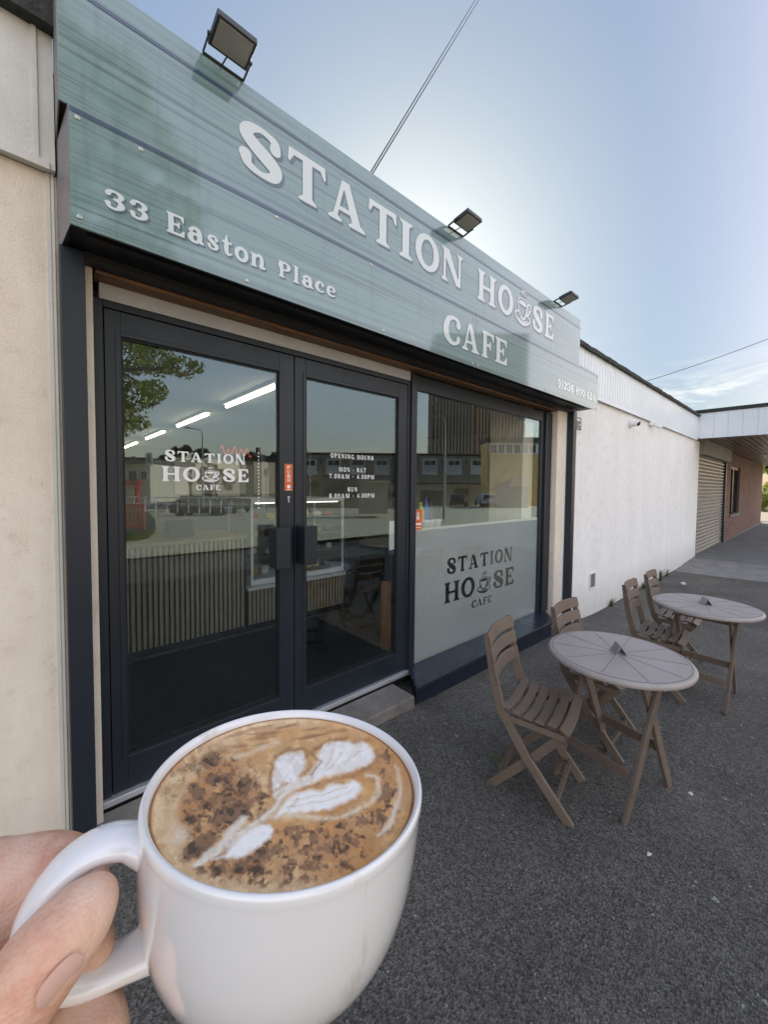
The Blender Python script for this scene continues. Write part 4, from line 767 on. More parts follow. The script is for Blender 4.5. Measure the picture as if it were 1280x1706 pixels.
# ------------------------------------------------------------------ folding chairs and tables
def slat(mb, ctr, half, fw, dep, th, n=10):
    """a bent slat: runs along x, ctr(u) gives (y,z), dep is the unit depth direction * half depth, th the thickness vector"""
    v = []; 
    for i in range(n + 1):
        x = -half + 2 * half * i / n; u = x / half; y, z = ctr(u); k = fw(u)
        for a, b in ((-1, -1), (1, -1), (1, 1), (-1, 1)): v.append((x, y + dep[0] * a * k + th[0] * b, z + dep[1] * a * k + th[1] * b))
    f = []
    for i in range(n):
        for k in range(4): f.append((i * 4 + k, i * 4 + (k + 1) % 4, (i + 1) * 4 + (k + 1) % 4, (i + 1) * 4 + k))
    f += [(0, 1, 2, 3)[::-1], tuple(n * 4 + k for k in range(4))]; mb.add(v, f)
def plank(mb, pts, w, t_):
    """flat plank standing in a yz plane at x: pts are (x,y,z)"""
    n = len(pts); v = []
    for i, p in enumerate(pts):
        p = Vector(p); d = (Vector(pts[min(i + 1, n - 1)]) - Vector(pts[max(i - 1, 0)])).normalized(); nrm = Vector((1, 0, 0)).cross(d).normalized()
        ww = w[i] if isinstance(w, (list, tuple)) else w
        for a, b in ((-1, -1), (1, -1), (1, 1), (-1, 1)): v.append(p + nrm * a * ww / 2 + Vector((b * t_ / 2, 0, 0)))
    f = []
    for i in range(n - 1):
        for k in range(4): f.append((i * 4 + k, i * 4 + (k + 1) % 4, (i + 1) * 4 + (k + 1) % 4, (i + 1) * 4 + k))
    f += [(0, 1, 2, 3)[::-1], tuple((n - 1) * 4 + k for k in range(4))]; mb.add(v, f)
def make_chair():
    t_ = empty('folding_chair', cat='chair', group='brown folding chairs at the two tables')
    s_ = MB()
    for i in range(6):
        y = -.125 + i * .056; dz = .012 - .020 * math.sin(i / 5 * 3.1) if i < 5 else -.012
        slat(s_, lambda u, y=y, dz=dz: (y, .432 + dz + .030 * u * u), .195, lambda u: 1 - .06 * u * u, (.0225, -.003 if i < 5 else -.012), (.0008, .0065))
    s_.build('seat', M['taupe'], t_, bevel=.004)
    MB().box(-.035, .035, -.132, -.118, .4405, .4425).build('hand_slot', M['groove'], t_)
    b = MB()
    for z in (.625, .712, .797):
        yb = -.155 - (z - .45) * .20
        slat(b, lambda u, z=z, yb=yb: (yb + .028 * (u * u - .55), z + .004 * (1 - u * u)), .192, lambda u: 1 - .05 * abs(u), (-.008, .034), (.0065, .0015))
    b.build('backrest', M['taupe'], t_, bevel=.004)
    for sx in (-1, 1):
        l = MB(); x = .176 * sx; plank(l, [(x, -.232, .83), (x, -.195, .62), (x, -.150, .45), (x, -.02, .25), (x, .19, 0)], [.028, .042, .046, .044, .042], .020)
        l.build('leg', M['taupe'], t_, bevel=.003)
        l = MB(); x = .150 * sx; plank(l, [(x, .155, .425), (x, .03, .27), (x, -.20, .02), (x, -.215, .0)], [.040, .044, .044, .040], .018); l.build('leg', M['taupe'], t_, bevel=.003)
        l = MB(); l.bar((.166 * sx, -.13, .417), (.166 * sx, .15, .405), .018, .030); l.build('side_rail', M['taupe'], t_, bevel=.003)
    for (y, z, hw) in ((.125, .08, .165), (-.165, .075, .142), (.13, .40, .158)):
        l = MB(); l.bar((-hw, y, z), (hw, y, z), .016, .034)
        for k in range(12): l.box(-hw + .012 + k * (2 * hw - .03) / 11.5, -hw + .022 + k * (2 * hw - .03) / 11.5, y - .008, y + .008, z + .016, z + .023)
        l.build('stretcher', M['taupe'], t_, bevel=0)
    return t_
chair0 = make_chair(); first = [True]
def place_chair(x, y, rz, label):
    c_ = chair0 if first[0] else copy_tree(chair0); first[0] = False
    c_.location = (x, y, gz(x, y)); c_.rotation_euler.z = R(rz); c_['label'] = label
place_chair(1.975, -1.125, 180 + 13, 'nearest brown folding chair, left of the nearer round table')
place_chair(2.70, -1.16, 180 + 2, 'brown folding chair behind the nearer table, close to the window sill')
place_chair(3.80, -1.24, 180 + 4, 'brown folding chair at the left of the farther table')
place_chair(4.56, -1.20, 180 + 3, 'farthest brown folding chair, behind the farther table against the white wall')
def make_table():
    t_ = empty('round_table', cat='table', group='round brown folding tables')
    r = .345; MB().lathe([(r - .02, .688), (r - .004, .690), (r, .698), (r, .706), (r - .005, .714), (r - .012, .7165), (r - .03, .718), (.001, .7195)], n=72).build('tabletop', M['taupe_top'], t_, smooth=True)
    auto_smooth(t_.children[-1], 40)
    g = MB()
    for k in range(10):
        a = R(17 + 36 * k); g.bar((.03 * math.cos(a), .03 * math.sin(a), .7186), ((r - .034) * math.cos(a), (r - .034) * math.sin(a), .7178), .0016, .0026)
    g.lathe([(r - .0235, .7172), (r - .0235, .7183), (r - .021, .7183), (r - .021, .7172)], n=72) ; g.build('groove', M['groove'], t_)
    for sy in (-1, 1):
        for sx in (-1, 1):
            l = MB(); y = (.188 if sx > 0 else .166) * sy
            def pk(pts, w): 
                mb2 = MB(); plank(mb2, [(y_, x_, z_) for (x_, y_, z_) in pts], w, .020); l.add([(b, a, c) for a, b, c in mb2.v], mb2.f)
            pk([(.085 * sx, y, .688), (-.050 * sx, y, .42), (-.165 * sx, y, .15), (-.235 * sx, y, 0)], [.046, .046, .044, .036]); l.build('leg', M['taupe'], t_, bevel=.003)
    for (x, z, yy) in ((-.062, .645, .20), (.062, .60, .20), (-.160, .20, .175), (.150, .235, .175)):
        MB().bar((x, -yy + .012, z), (x, yy - .012, z), .016, .050).build('rail', M['taupe'], t_, bevel=.003)
    return t_
tb = make_table(); tb.location = (2.335, -1.375, gz(2.345, -1.375)); tb.rotation_euler.z = R(-12); tb['label'] = 'nearer round brown folding table with a small metal number holder'
t2 = copy_tree(tb); t2.location = (3.93, -1.50, gz(3.93, -1.5)); t2.rotation_euler.z = R(-3); t2['label'] = 'farther round brown folding table beside the white wall'
def holder(x, y, rz, label, num=None):
    t_ = empty('table_number', (x, y, gz(x, y) + .7196), R(rz), label, 'table number', 'metal number holders on the tables')
    s_ = MB(); s_.prism([(-.030, 0), (-.028, 0), (0, .046), (.026, .001), (.028, .001), (.001, .049), (-.001, .049)], -.036, .036, 'y'); s_.build('holder', M['steel'], t_)
    if num:
        q = MB(); an = math.atan2(.0475, .0295)
        for pl in glyph(num, 40): q.add([(-.0292 + (.008 + pz * .036) * math.cos(an) - .0012, -(px - .38) * .030, (.008 + pz * .036) * math.sin(an) + .0008) for px, pz in pl], [tuple(range(len(pl)))])
        q.build('number', M['groove'], t_, smooth=True)
holder(2.345, -1.375, 128, 'small folded steel number holder on the nearer table', '2'); holder(3.93, -1.50, 128, 'small folded steel number holder on the farther table')

# ------------------------------------------------------------------ inside the cafe
o = MB().box(-1.2, 2.32, .40, 1.66, .0985, .108).build('entrance_mat', M['mat_floor'])
mb = MB()
for i in range(88): mb.box(-1.19, 2.31, .41 + i * .0141, .4165 + i * .0141, .1081, .1115)
mb.build('rib', M['mat_floor'], o); tag(o, 'black ribbed entrance mat inside the doors', 'door mat')
def counter(x0, x1, y0, y1, z1, top_m, label, name='counter'):
    t_ = empty(name, ((x0 + x1) / 2, (y0 + y1) / 2, .1), label=label, cat='counter')
    def Q(o): o.parent = t_; o.matrix_parent_inverse = Matrix.Translation(-t_.location); return o
    Q(MB().box(x0, x1, y0 + .03, y1, .1, z1 - .03).build('body', M['felt_black']))
    s_ = MB(); x = x0 + .005
    while x + .026 < x1: s_.box(x, x + .026, y0 + .010, y0 + .0295, .16, z1 - .031); x += .0425
    Q(s_.build('slat_panel', M['oak'])); Q(MB().box(x0, x1, y0 + .012, y0 + .029, .1, .158).build('kickboard', M['black']))
    Q(MB().box(x0 - .01, x1 + .01, y0 - .01, y1 + .02, z1 - .03, z1).build('worktop', top_m, bevel=.003)); return t_
counter(-1.6, 1.56, 1.73, 2.40, 1.075, M['oak_top'], 'tall oak slatted counter seen through the left door')
counter(1.58, 2.84, 1.73, 2.50, .54, M['white_top'], 'low oak slatted counter with white top seen behind the door handles')
rnd = random.Random(11)
fr_ = empty('display_fridge', (2.2, 2.1, .545), label='glass display fridge of cakes standing on the low counter', cat='fridge')
def Q(o): o.parent = fr_; o.matrix_parent_inverse = Matrix.Translation(-fr_.location); return o
v = MB()
for x in (1.64, 2.78):
    for y in (1.80, 2.44): v.box(x - .012, x + .012, y - .012, y + .012, .56, 1.42)
v.box(1.63, 2.79, 1.79, 2.45, 1.40, 1.44); v.box(1.63, 2.79, 1.79, 2.45, .545, .60); Q(v.build('frame', M['white_plastic']))
for z in (.82, 1.02, 1.21): Q(MB().box(1.66, 2.77, 1.83, 2.43, z, z + .008).build('shelf', M['steel']))
Q(MB().box(1.7, 2.74, 1.84, 1.86, 1.385, 1.397).build('light_strip', M['strip_glow'])); Q(MB().box(1.655, 2.765, 1.788, 1.793, .61, 1.39).build('glass_front', M['thin_glass']))
for nm, cc in (('white_cake', (.7, .66, .6)), ('yellow_cake', (.55, .38, .08)), ('red_cake', (.45, .06, .05)), ('brown_cake', (.16, .08, .04))):
    M[nm] = mat(nm, cc, rough=.7, var=.3, vscale=30)
ORD = ('first', 'second', 'third', 'fourth', 'fifth', 'sixth', 'seventh')
for z in (.605, .83, 1.03, 1.22):
    for i in range(7):
        k = (.605, .83, 1.03, 1.22).index(z); x = 1.74 + i * .155 + rnd.uniform(-.02, .02); r = rnd.uniform(.035, .06); hgt = rnd.uniform(.03, .08); y = 1.93 + rnd.uniform(0, .12)
        cm = rnd.choice(['white_cake', 'yellow_cake', 'red_cake', 'brown_cake'])
        o = MB().lathe([(r * .9, 0), (r, .01), (r, hgt), (r * .75, hgt + .012), (.002, hgt + .018)], n=14).build('cake', M[cm], smooth=True); o.location = (x, y, z + .0005); tag(o, f"{cm.split('_')[0]} cake, {ORD[i]} from the left on the {('bottom', 'second', 'third', 'top')[k]} shelf of the display fridge", 'cake', 'cakes in the display fridge')
# shelf wall, menu boards, till, neon sign, string of lights
t_ = empty('till', (1.02, 2.02, 1.076), label='black till with a pale screen on the tall counter', cat='till')
MB().prism([(-.10, 0), (.12, 0), (.10, .13), (.0, .17), (-.08, .05)], -.11, .11, 'x').build('base', M['black'], t_, bevel=.006)
MB().bar((0, -.045, .17), (0, .02, .33), .30, .016, (1, 0, 0)).build('arm', M['black'], t_) if False else None
MB().box(-.17, .17, -.01, .01, .15, .36, M=Matrix.Rotation(R(-16), 4, 'X')).build('screen', M['box_grey'], t_, bevel=.005)
for (x0, x1, z0, z1, lb) in ((1.35, 2.3, 1.45, 1.93, 'pale menu panel on the back wall behind the fridge'), (2.42, 3.1, 1.45, 1.93, 'second pale menu panel further right on the back wall')):
    o = MB().box(x0, x1, 3.55, 3.57, z0, z1).build('menu_board', M['white_paint']); tag(o, lb, 'menu board')
o = MB().box(.8, 3.3, 3.58, 3.66, .1, 1.88).build('partition', M['int_wall']); tag(o, 'pale partition behind the counter', 'partition')
c = onY(398, 754, 3.4); mb = MB(); P_ = []
for i in range(60):
    u = i / 59; P_.append((c[0] - .22 + .44 * u, 3.5, c[2] + .05 * math.sin(u * 31) + .025 * math.sin(u * 17 + 1) + .02))
mb.tube(P_, .0028, 6); o = mb.build('neon_sign', M['neon'], smooth=True); tag(o, 'red neon sign glowing behind the left door lettering', 'neon sign')
mb = MB(); a, b_ = onY(431, 755, 1.76), onY(431, 846, 1.76)
for i in range(17):
    z = a[2] + (b_[2] - a[2]) * i / 16; mb.lathe([(.001, -.004), (.004, 0), (.001, .004)], (a[0], 1.765, z), 8)
t_ = mb.build('string_lights', M['led'], smooth=True); tag(t_, 'vertical string of small white lights beside the display fridge', 'string lights')
def bistro(name, x, y, rz, label, group, kind):
    t_ = empty(name, (x, y, .1), R(rz), label, kind, group)
    if kind == 'chair':
        MB().lathe([(.19, .44), (.20, .45), (.20, .465), (.001, .472)], n=20).build('seat', M['chair_black'], t_, smooth=True)
        for a, b in ((-.15, -.15), (.15, -.15), (-.15, .15), (.15, .15)): MB().tube([(a * 1.15, b * 1.15, 0), (a, b, .44)] if b < 0 else [(a * 1.1, b * 1.25, 0), (a, b, .44), (a * 1.1, b * 1.2, .88)], .014, 8).build('leg', M['chair_black'], t_)
        mb = MB()
        for z in (.66, .76, .85): mb.bar((-.17, .175, z), (.17, .175, z), .018, .05)
        mb.build('backrest', M['chair_black'], t_)
    else:
        MB().lathe([(.33, .72), (.35, .73), (.35, .75), (.001, .752)], n=32).build('tabletop', M['oak_top'], t_)
        MB().tube([(0, 0, .02), (0, 0, .72)], .03, 12).build('post', M['chair_black'], t_); MB().lathe([(.22, 0), (.21, .015), (.03, .03)], n=24).build('foot', M['chair_black'], t_)
    return t_
bistro('cafe_chair', 2.98, 1.62, 25, 'black chair beside the low counter inside the cafe', 'black chairs inside the cafe', 'chair')
bistro('cafe_chair', 3.25, 1.02, -60, 'black chair inside, just behind the right edge of the right door', 'black chairs inside the cafe', 'chair')
bistro('cafe_table', 3.45, 1.75, 0, 'small round table inside the cafe beyond the black chairs', None, 'table')
p0 = onZ(646, 1083, .1); o = MB().box(p0[0] - .035, p0[0] + .035, p0[1], p0[1] + .06, .0985, .72).build('wooden_post', M['pine'], bevel=.004); tag(o, 'orange pine post standing just inside the right door', 'post')
# window shelf with bottles and tubs, orange sticker, notice
o = MB().box(2.27, 3.1, .20, .42, 1.17, 1.195).build('window_shelf', M['oak_top']); tag(o, 'narrow wooden shelf inside the window', 'shelf')
def bottle(u, cc, label, h=.25):
    p = onY(u, 860, .30); m_ = mat('bottle_plastic', cc, rough=.3); t_ = empty('bottle', (p[0], .30, 1.1955), label=label, cat='bottle', group='bottles on the window shelf')
    MB().lathe([(.034, 0), (.036, .01), (.036, h * .68), (.014, h * .86), (.014, h)], n=18).build('body', m_, t_, smooth=True); MB().lathe([(.018, h), (.018, h + .03), (.002, h + .035)], n=14).build('cap', M['black'], t_)
bottle(701, (.45, .42, .05), 'yellow bottle, leftmost on the window shelf'); bottle(709.5, (.02, .10, .35), 'blue bottle between the yellow and the dark bottles', .28); bottle(717, (.02, .02, .02), 'dark bottle, rightmost on the window shelf')
for u, lb in ((706, 'left white tub in front of the bottles'), (716, 'middle white tub on the window shelf'), (727, 'right white tub on the window shelf')):
    p = onY(u, 868, .24); t_ = MB().lathe([(.038, 0), (.046, .08), (.048, .082), (.048, .09), (.001, .0905)], n=20).build('tub', M['white_paint'], smooth=True); t_.location = (p[0], .24, 1.1955); tag(t_, lb, 'tub', 'tubs on the window shelf')
a, b_ = onY(689, 850, .0985), onY(703, 882, .0985); mb = MB(); x0, x1, z0, z1 = gx0 + .004, b_[0], b_[2], a[2]
ST = P(MB().box(x0, x1, .0975, .0995, z0, z1).build('delivery_sticker', M['orange'])); w_, h_ = x1 - x0, z1 - z0
hp = [[(x0 + w_ * .35, z0 + h_ * .5), (x0 + w_ * .47, z0 + h_ * .5), (x0 + w_ * .47, z0 + h_ * .78), (x0 + w_ * .35, z0 + h_ * .78)], [(x0 + w_ * .53, z0 + h_ * .5), (x0 + w_ * .65, z0 + h_ * .5), (x0 + w_ * .65, z0 + h_ * .78), (x0 + w_ * .53, z0 + h_ * .78)],
      [(x0 + w_ * .25, z0 + h_ * .7), (x0 + w_ * .75, z0 + h_ * .7), (x0 + w_ * .5, z0 + h_ * .92)], [(x0 + w_ * .1, z0 + h_ * .24), (x0 + w_ * .9, z0 + h_ * .24), (x0 + w_ * .9, z0 + h_ * .34), (x0 + w_ * .1, z0 + h_ * .34)], [(x0 + w_ * .1, z0 + h_ * .1), (x0 + w_ * .9, z0 + h_ * .1), (x0 + w_ * .9, z0 + h_ * .13), (x0 + w_ * .1, z0 + h_ * .13)]]
P(print_mesh('sticker_mark', hp, .0968, M['white_vinyl'], None))
a, b_ = onY(648, 868, .115), onY(658, 915, .115); P(MB().box(a[0], 2.068, .1085, .1100, b_[2], a[2]).build('paper_notice', M['paper']))

# ------------------------------------------------------------------ the street opposite (seen mirrored in the glass)
E1 = mir(np.array([RW[0, 0], RW[1, 0], 0]) + np.array([0, 2 * GL, 0])) ; E1 = np.array([RW[0, 0], -RW[1, 0], 0]); E1 /= np.linalg.norm(E1)   # right in the mirrored view
E2 = np.array([RW[0, 2], -RW[1, 2], 0]); E2 /= np.linalg.norm(E2)                                                                   # away in the mirrored view
def frame_at(u, v, d):
    """real point seen mirrored at pixel (u, v) at view depth d"""
    return mir(at(u, v, d))
class Face:
    """boxes on a facade facing the cafe: given by pixels at one depth, thickness away from it"""
    def __init__(s, d): s.d = d; s.o = frame_at(640, 836.5, d)
    def box(s, mb, u0, u1, v0, v1, y0=0.0, y1=6.0):
        a, b = frame_at(u0, v0, s.d), frame_at(u1, v1, s.d); x0 = (a - s.o) @ E1; x1 = (b - s.o) @ E1; z1, z0 = a[2], b[2]
        v = [s.o * np.array([1, 1, 0]) + E1 * x + E2 * y + np.array([0, 0, z]) for x in (x0, x1) for y in (y0, y1) for z in (z0, z1)]
        mb.add(v, [(0, 1, 3, 2), (4, 6, 7, 5), (0, 4, 5, 1), (2, 3, 7, 6), (0, 2, 6, 4), (1, 5, 7, 3)]); return mb
def building(d, u0, u1, v0, v1, wall, roof, label, windows=(), panels=(), dark=(), name='building', depth=8, roofh=2.0, cat='building', group=None):
    F_ = Face(d); c = frame_at((u0 + u1) / 2, v1, d); t_ = empty(name, tuple(c), label=label, cat=cat, group=group)
    def K(o): o.parent = t_; o.matrix_parent_inverse = Matrix.Translation(-t_.location); return o
    K(F_.box(MB(), u0, u1, v0, v1, 0, depth).build('wall', wall)); K(F_.box(MB(), u0 - .8, u1 + .8, v0 - roofh, v0 - .01, -.4, depth + .4).build('roof', roof))
    for (a, b, c_, d_) in panels: K(F_.box(MB(), a, b, c_, d_, -.09, -.01).build('panel', M['white_paint']))
    for (a, b, c_, d_) in windows:
        wf_ = K(F_.box(MB(), a, b, c_, d_, -.13, -.095).build('window', M['white_paint'])); e_ = (b - a) * .08
        pn = F_.box(MB(), a + e_, (a + b) / 2 - e_ / 2, c_ + e_, d_ - e_, -.15, -.135); F_.box(pn, (a + b) / 2 + e_ / 2, b - e_, c_ + e_, d_ - e_, -.15, -.135); pn = pn.build('pane', M['dark_glass']); pn.parent = wf_
    for (a, b, c_, d_) in dark: K(F_.box(MB(), a, b, c_, d_, -.12, -.01).build('opening', M['tower2']))
    return t_
wins = []; pans = []
for i, u in enumerate(range(500, 812, 40)): wins.append((u + 6, u + 27, 766, 777)); pans.append((u + 4, u + 29, 764, 791)); wins.append((u + 34, u + 38, 766, 774))
building(58, 455, 815, 757, 846, M['flat_brown'], M['slate'], 'long brown two storey block of flats with white window panels across the road', wins, pans, [(u, u + 12, 802, 812) for u in range(520, 800, 46)], depth=9, name='flats')
for (a, b, dd, lb) in ((722, 786, 150, 'left tower block behind the flats'), (791, 872, 165, 'right tower block behind the flats')):
    F_ = Face(dd); c = frame_at((a + b) / 2, 840, dd); t_ = empty('tower_block', tuple(c), label=lb, cat='tower block', group='tower blocks')
    def K(o): o.parent = t_; o.matrix_parent_inverse = Matrix.Translation(-t_.location); return o
    K(F_.box(MB(), a, b, 560, 850, 0, 16).build('wall', M['tower2']))
    cc = a + 1.0
    while cc < b - 3:
        s_ = MB(); v_ = 562
        while v_ < 800: F_.box(s_, cc, cc + 2.6, v_, v_ + 2.4, -.5, -.02); v_ += 4.6
        F_.box(s_, cc + 2.6, cc + 3.2, 562, 800, -.9, -.02); K(s_.build('balcony_column', M['tower'])); cc += 5.4
building(46, 812, 905, 737, 850, M['yellow'], M['slate'], 'yellow brick block with a band of white framed windows', [(816 + i * 13, 827 + i * 13, 741, 756) for i in range(6)], [(813, 903, 738.5, 757)], depth=3, roofh=8, name='brick_block')
building(52, 600, 860, 806, 851, M['beige'], M['slate'], 'low beige shop row with dark openings in front of the flats', [], [], [(640, 684, 820, 848), (700, 742, 818, 850), (757, 780, 814, 849), (822, 846, 808, 816)], depth=5, name='shop_row')
building(40, 850, 880, 812, 858, M['flat_brown'], M['tile'], 'small brown shed with a pantiled roof', depth=5, roofh=1, name='shed')
F_ = Face(40); mb = MB(); a, b, c_ = frame_at(846, 812, 40), frame_at(884, 812, 40), frame_at(862, 794, 40)
mb.add([a - E2 * .3, b - E2 * .3, b + E2 * 5.3, a + E2 * 5.3, c_ + E2 * 1, frame_at(882, 794, 40) + E2 * 1], [(0, 1, 5, 4), (1, 2, 5), (2, 3, 4, 5), (3, 0, 4), (0, 3, 2, 1)]); o = mb.build('roof_slope', M['tile']); p_ = [q for q in bpy.data.objects if q.name == 'shed'][0]; o.parent = p_; o.matrix_parent_inverse = Matrix.Translation(-p_.location)
building(36, 160, 250, 772, 838, M['beige'], M['slate'], 'cream shop with a dark roof and a red front at the road end', [(216, 231, 784, 804), (237, 248, 785, 799)], [], [], depth=7, roofh=10, name='corner_shop')
F_ = Face(35.5); o = F_.box(F_.box(F_.box(MB(), 205, 236, 800, 808, -.3, .1), 205, 208, 808, 838, -.3, .1), 228, 232, 808, 838, -.3, .1).build('shop_front', M['red_paint']); p_ = bpy.data.objects['corner_shop']; o.parent = p_; o.matrix_parent_inverse = Matrix.Translation(-p_.location); o['label'] = 'red painted shop front'
def house(u0, u1, v0, v1, d, lab, m=M['flat_brown']):
    F_ = Face(d); c = frame_at((u0 + u1) / 2, v1, d); t_ = empty('house', tuple(c), label=lab, cat='house', group='houses across the road')
    def K(o): o.parent = t_; o.matrix_parent_inverse = Matrix.Translation(-t_.location); return o
    K(F_.box(MB(), u0, u1, v0 + 16, v1, 0, 8).build('wall', m)); um = (u0 + u1) / 2; A, B, C_ = (frame_at(q, r_, d) for q, r_ in ((u0 - 1, v0 + 16), (u1 + 1, v0 + 16), (um, v0)))
    mb = MB().add([A - E2 * .3, B - E2 * .3, C_ - E2 * .3, A + E2 * 8.3, B + E2 * 8.3, C_ + E2 * 8.3], [(0, 1, 2), (3, 5, 4), (0, 2, 5, 3), (1, 4, 5, 2), (0, 3, 4, 1)]); K(mb.build('roof', M['slate']))
    K(F_.box(MB(), um + 1, um + 5, v0 - 9, v0 + 8, 2, 3).build('chimney', M['brick']))
    for q in (u0 + 3, u1 - 10): K(F_.box(MB(), q, q + 6, v0 + 20, v0 + 28, -.08, -.01).build('window', M['white_paint']))
house(400, 436, 752, 842, 52, 'left gabled house across the road'); house(438, 474, 754, 842, 55, 'right gabled house across the road')
F_ = Face(30); o = F_.box(MB(), 300, 700, 826, 848, 0, .25).build('boundary_wall', M['flat_brown']); tag(o, 'low brown boundary wall across the car park', 'wall')
o = Face(24).box(Face(24).box(MB(), 598, 646, 805, 856, 0, 2.5), 594, 650, 800, 804.9, -.2, 2.7).build('kiosk', M['beige']); tag(o, 'small beige kiosk with a flat roof in the car park', 'kiosk')
# tall tree close by
tb_ = frame_at(60, 815, 13.5); tb_[2] = gz(*tb_[:2])
t_ = empty('tree', tuple(tb_), label='tall leafy tree overhanging the car park, mirrored in the left door', cat='tree')
cs = []; rg = np.random.default_rng(4)
for u, v, r in [(80, 560, 1.5), (200, 590, 1.0), (260, 600, .75), (300, 612, .45), (330, 612, .25), (225, 660, .7), (255, 650, .5), (180, 690, .8), (205, 712, .45), (235, 705, .35), (250, 560, .7), (120, 450, 1.6), (220, 440, 1.2), (60, 330, 1.6), (180, 330, 1.4), (280, 380, .9), (230, 250, 1.2), (100, 200, 1.5), (10, 440, 1.8), (-40, 560, 1.7), (40, 660, 1.2), (110, 640, 1.1), (150, 740, .5), (-60, 320, 1.5), (0, 180, 1.3), (300, 500, .4), (270, 480, .6), (290, 300, .7), (190, 160, 1.0), (80, 90, 1.1)]:
    p = frame_at(u, v, 13.5 + rg.uniform(-1.5, 1.5)); cs.append((p[0], p[1], p[2], r))
leaf_cloud('crown', M['leaf'], cs, 42000, .085, t_, 4)
trunk(t_, tb_ - np.array([0, 0, .3]), tb_ + np.array([0, 0, 8]), .32, .14, [c_[:3] for c_ in cs[::3]])
for i, (u, v, d, H, cr, lb) in enumerate(((232, 800, 48, 5.5, 2.4, 'round dark green tree behind the cream shop'), (268, 800, 50, 6.0, 2.6, 'bushy green tree left of the lamp post'), (318, 800, 54, 7.8, 2.8, 'taller green tree behind the door lettering'), (360, 802, 56, 5.4, 2.4, 'low green tree between the lettering and the houses'))):
    b_ = frame_at(u, 840, d); tree(b_, H, cr, 18, 3500, .22, M['leaf2'], lb, group='trees across the road', seed=20 + i, tr=.2)
def lamp_post(u, vb, vt, d, label, arm=-22):
    a, b = frame_at(u, vb, d), frame_at(u, vt, d); t_ = empty('street_lamp', tuple(a), label=label, cat='street lamp', group='street lamps'); H = b[2] - a[2]
    MB().tube([(0, 0, -.2), (0, 0, 1.2), (0, 0, H - .3)], [.09, .08, .045], 10).build('pole', M['pole'], t_); e_ = frame_at(u + arm, vt - 1, d) - b
    MB().tube([(0, 0, H - .3), (e_[0] * .12, e_[1] * .12, H), (e_[0], e_[1], H + .15)], .03, 8).build('arm', M['pole'], t_); MB().bar((e_[0] * .85, e_[1] * .85, H + .12), (e_[0] * 1.3, e_[1] * 1.3, H + .16), .18, .08).build('lamp_head', M['pole'], t_)
lamp_post(740, 866, 698, 22, 'tall grey street lamp mirrored in the window'); lamp_post(338, 842, 717, 30, 'grey street lamp mirrored above the door lettering'); lamp_post(516, 852, 752, 34, 'short street lamp mirrored at the left of the right door', -9)
def road_sign(u, vb, vt, d, sq, red, label):
    a, b = frame_at(u, vb, d), frame_at(u, vt, d); H = b[2] - a[2]; t_ = empty('road_sign', tuple(a), label=label, cat='road sign')
    MB().tube([(0, 0, -.2), (0, 0, H)], .035, 8).build('pole', M['pole'], t_); w_ = sq / 650 * d; Rm = Matrix.Identity(4); X_ = Vector(E1); Y_ = Vector(E2); MM = Matrix(((X_.x, Y_.x, 0, 0), (X_.y, Y_.y, 0, 0), (0, 0, 1, 0), (0, 0, 0, 1)))
    hh = w_ * (1.5 if red else 1.9); MB().box(-w_, w_, -.06, -.04, H - 2 * hh + hh * .2, H + hh * .2, M=MM).build('plate', M['white_paint'], t_)
    if red:
        for dz in (-.25, -1.15):
            MB().lathe([(w_ * .75, 0), (w_ * .75, .012), (.001, .013)], n=20, M=MM @ Matrix.Translation((0, -.062, H + hh * dz)) @ Matrix.Rotation(R(90), 4, 'X')).build('red_disc', M['red_paint'], t_); MB().box(-w_ * .5, w_ * .5, -.080, -.076, H + hh * dz - w_ * .12, H + hh * dz + w_ * .12, M=MM).build('white_bar', M['white_paint'], t_)
    else:
        q = MB()
        for pl in glyph('A', 24): q.add([MM @ Vector(((px - .54) * w_ * 1.3, -.064, H - hh * 1.4 + py * hh * 1.2)) for px, py in pl], [tuple(range(len(pl)))])
        q.build('letter', M['felt'], t_)
road_sign(444, 850, 782, 24, 4, True, 'no entry signs on a white pole mirrored beside the push sticker'); road_sign(250, 834, 757, 26, 5.5, False, 'tall white sign board with a dark letter on a pole')
def car(u, vb, d, m, label, rot=0.0):
    c = frame_at(u, vb, d); c[2] = gz(c[0], c[1]) + .01; t_ = empty('parked_car', tuple(c), math.atan2(E2[1], E2[0]) + rot, label, 'car', 'parked cars across the road')
    mb = MB(); prof = [(0, .35), (0, .75), (.12, .95), (.55, 1.42), (.9, 1.48), (2.3, 1.46), (3.0, 1.0), (4.0, .88), (4.25, .65), (4.25, .35)]; mb.prism(prof, -.88, .88, 'y'); mb.build('body', m, t_, bevel=.08, seg=3)
    MB().prism([(.16, .98), (.52, 1.38), (.50, 1.40), (.12, 1.0)], -.68, .68, 'y').build('rear_window', M['dark_glass'], t_)
    for x in (.8, 3.4):
        for y in (-.86, .86): MB().lathe([(.2, -.1), (.31, -.09), (.32, 0), (.31, .09), (.2, .1)], n=20, M=Matrix.Translation((x, y, .32)) @ Matrix.Rotation(R(90), 4, 'X')).build('wheel', M['rubber'], t_)
    for y in (-.7, .7): MB().box(-.03, .05, y - .16, y + .16, .78, .92).build('tail_light', M['red_paint'], t_)
car(817, 851, 45, M['car_white'], 'white hatchback parked in front of the shop row'); car(762, 849, 46, M['car_dark'], 'dark car parked left of the white hatchback', .3); car(290, 842, 31, M['car_dark'], 'dark car passing behind the railings, mirrored in the left door', 1.5); car(366, 844, 33, M['car_dark'], 'dark van shaped car at the right of the passing car', .1)
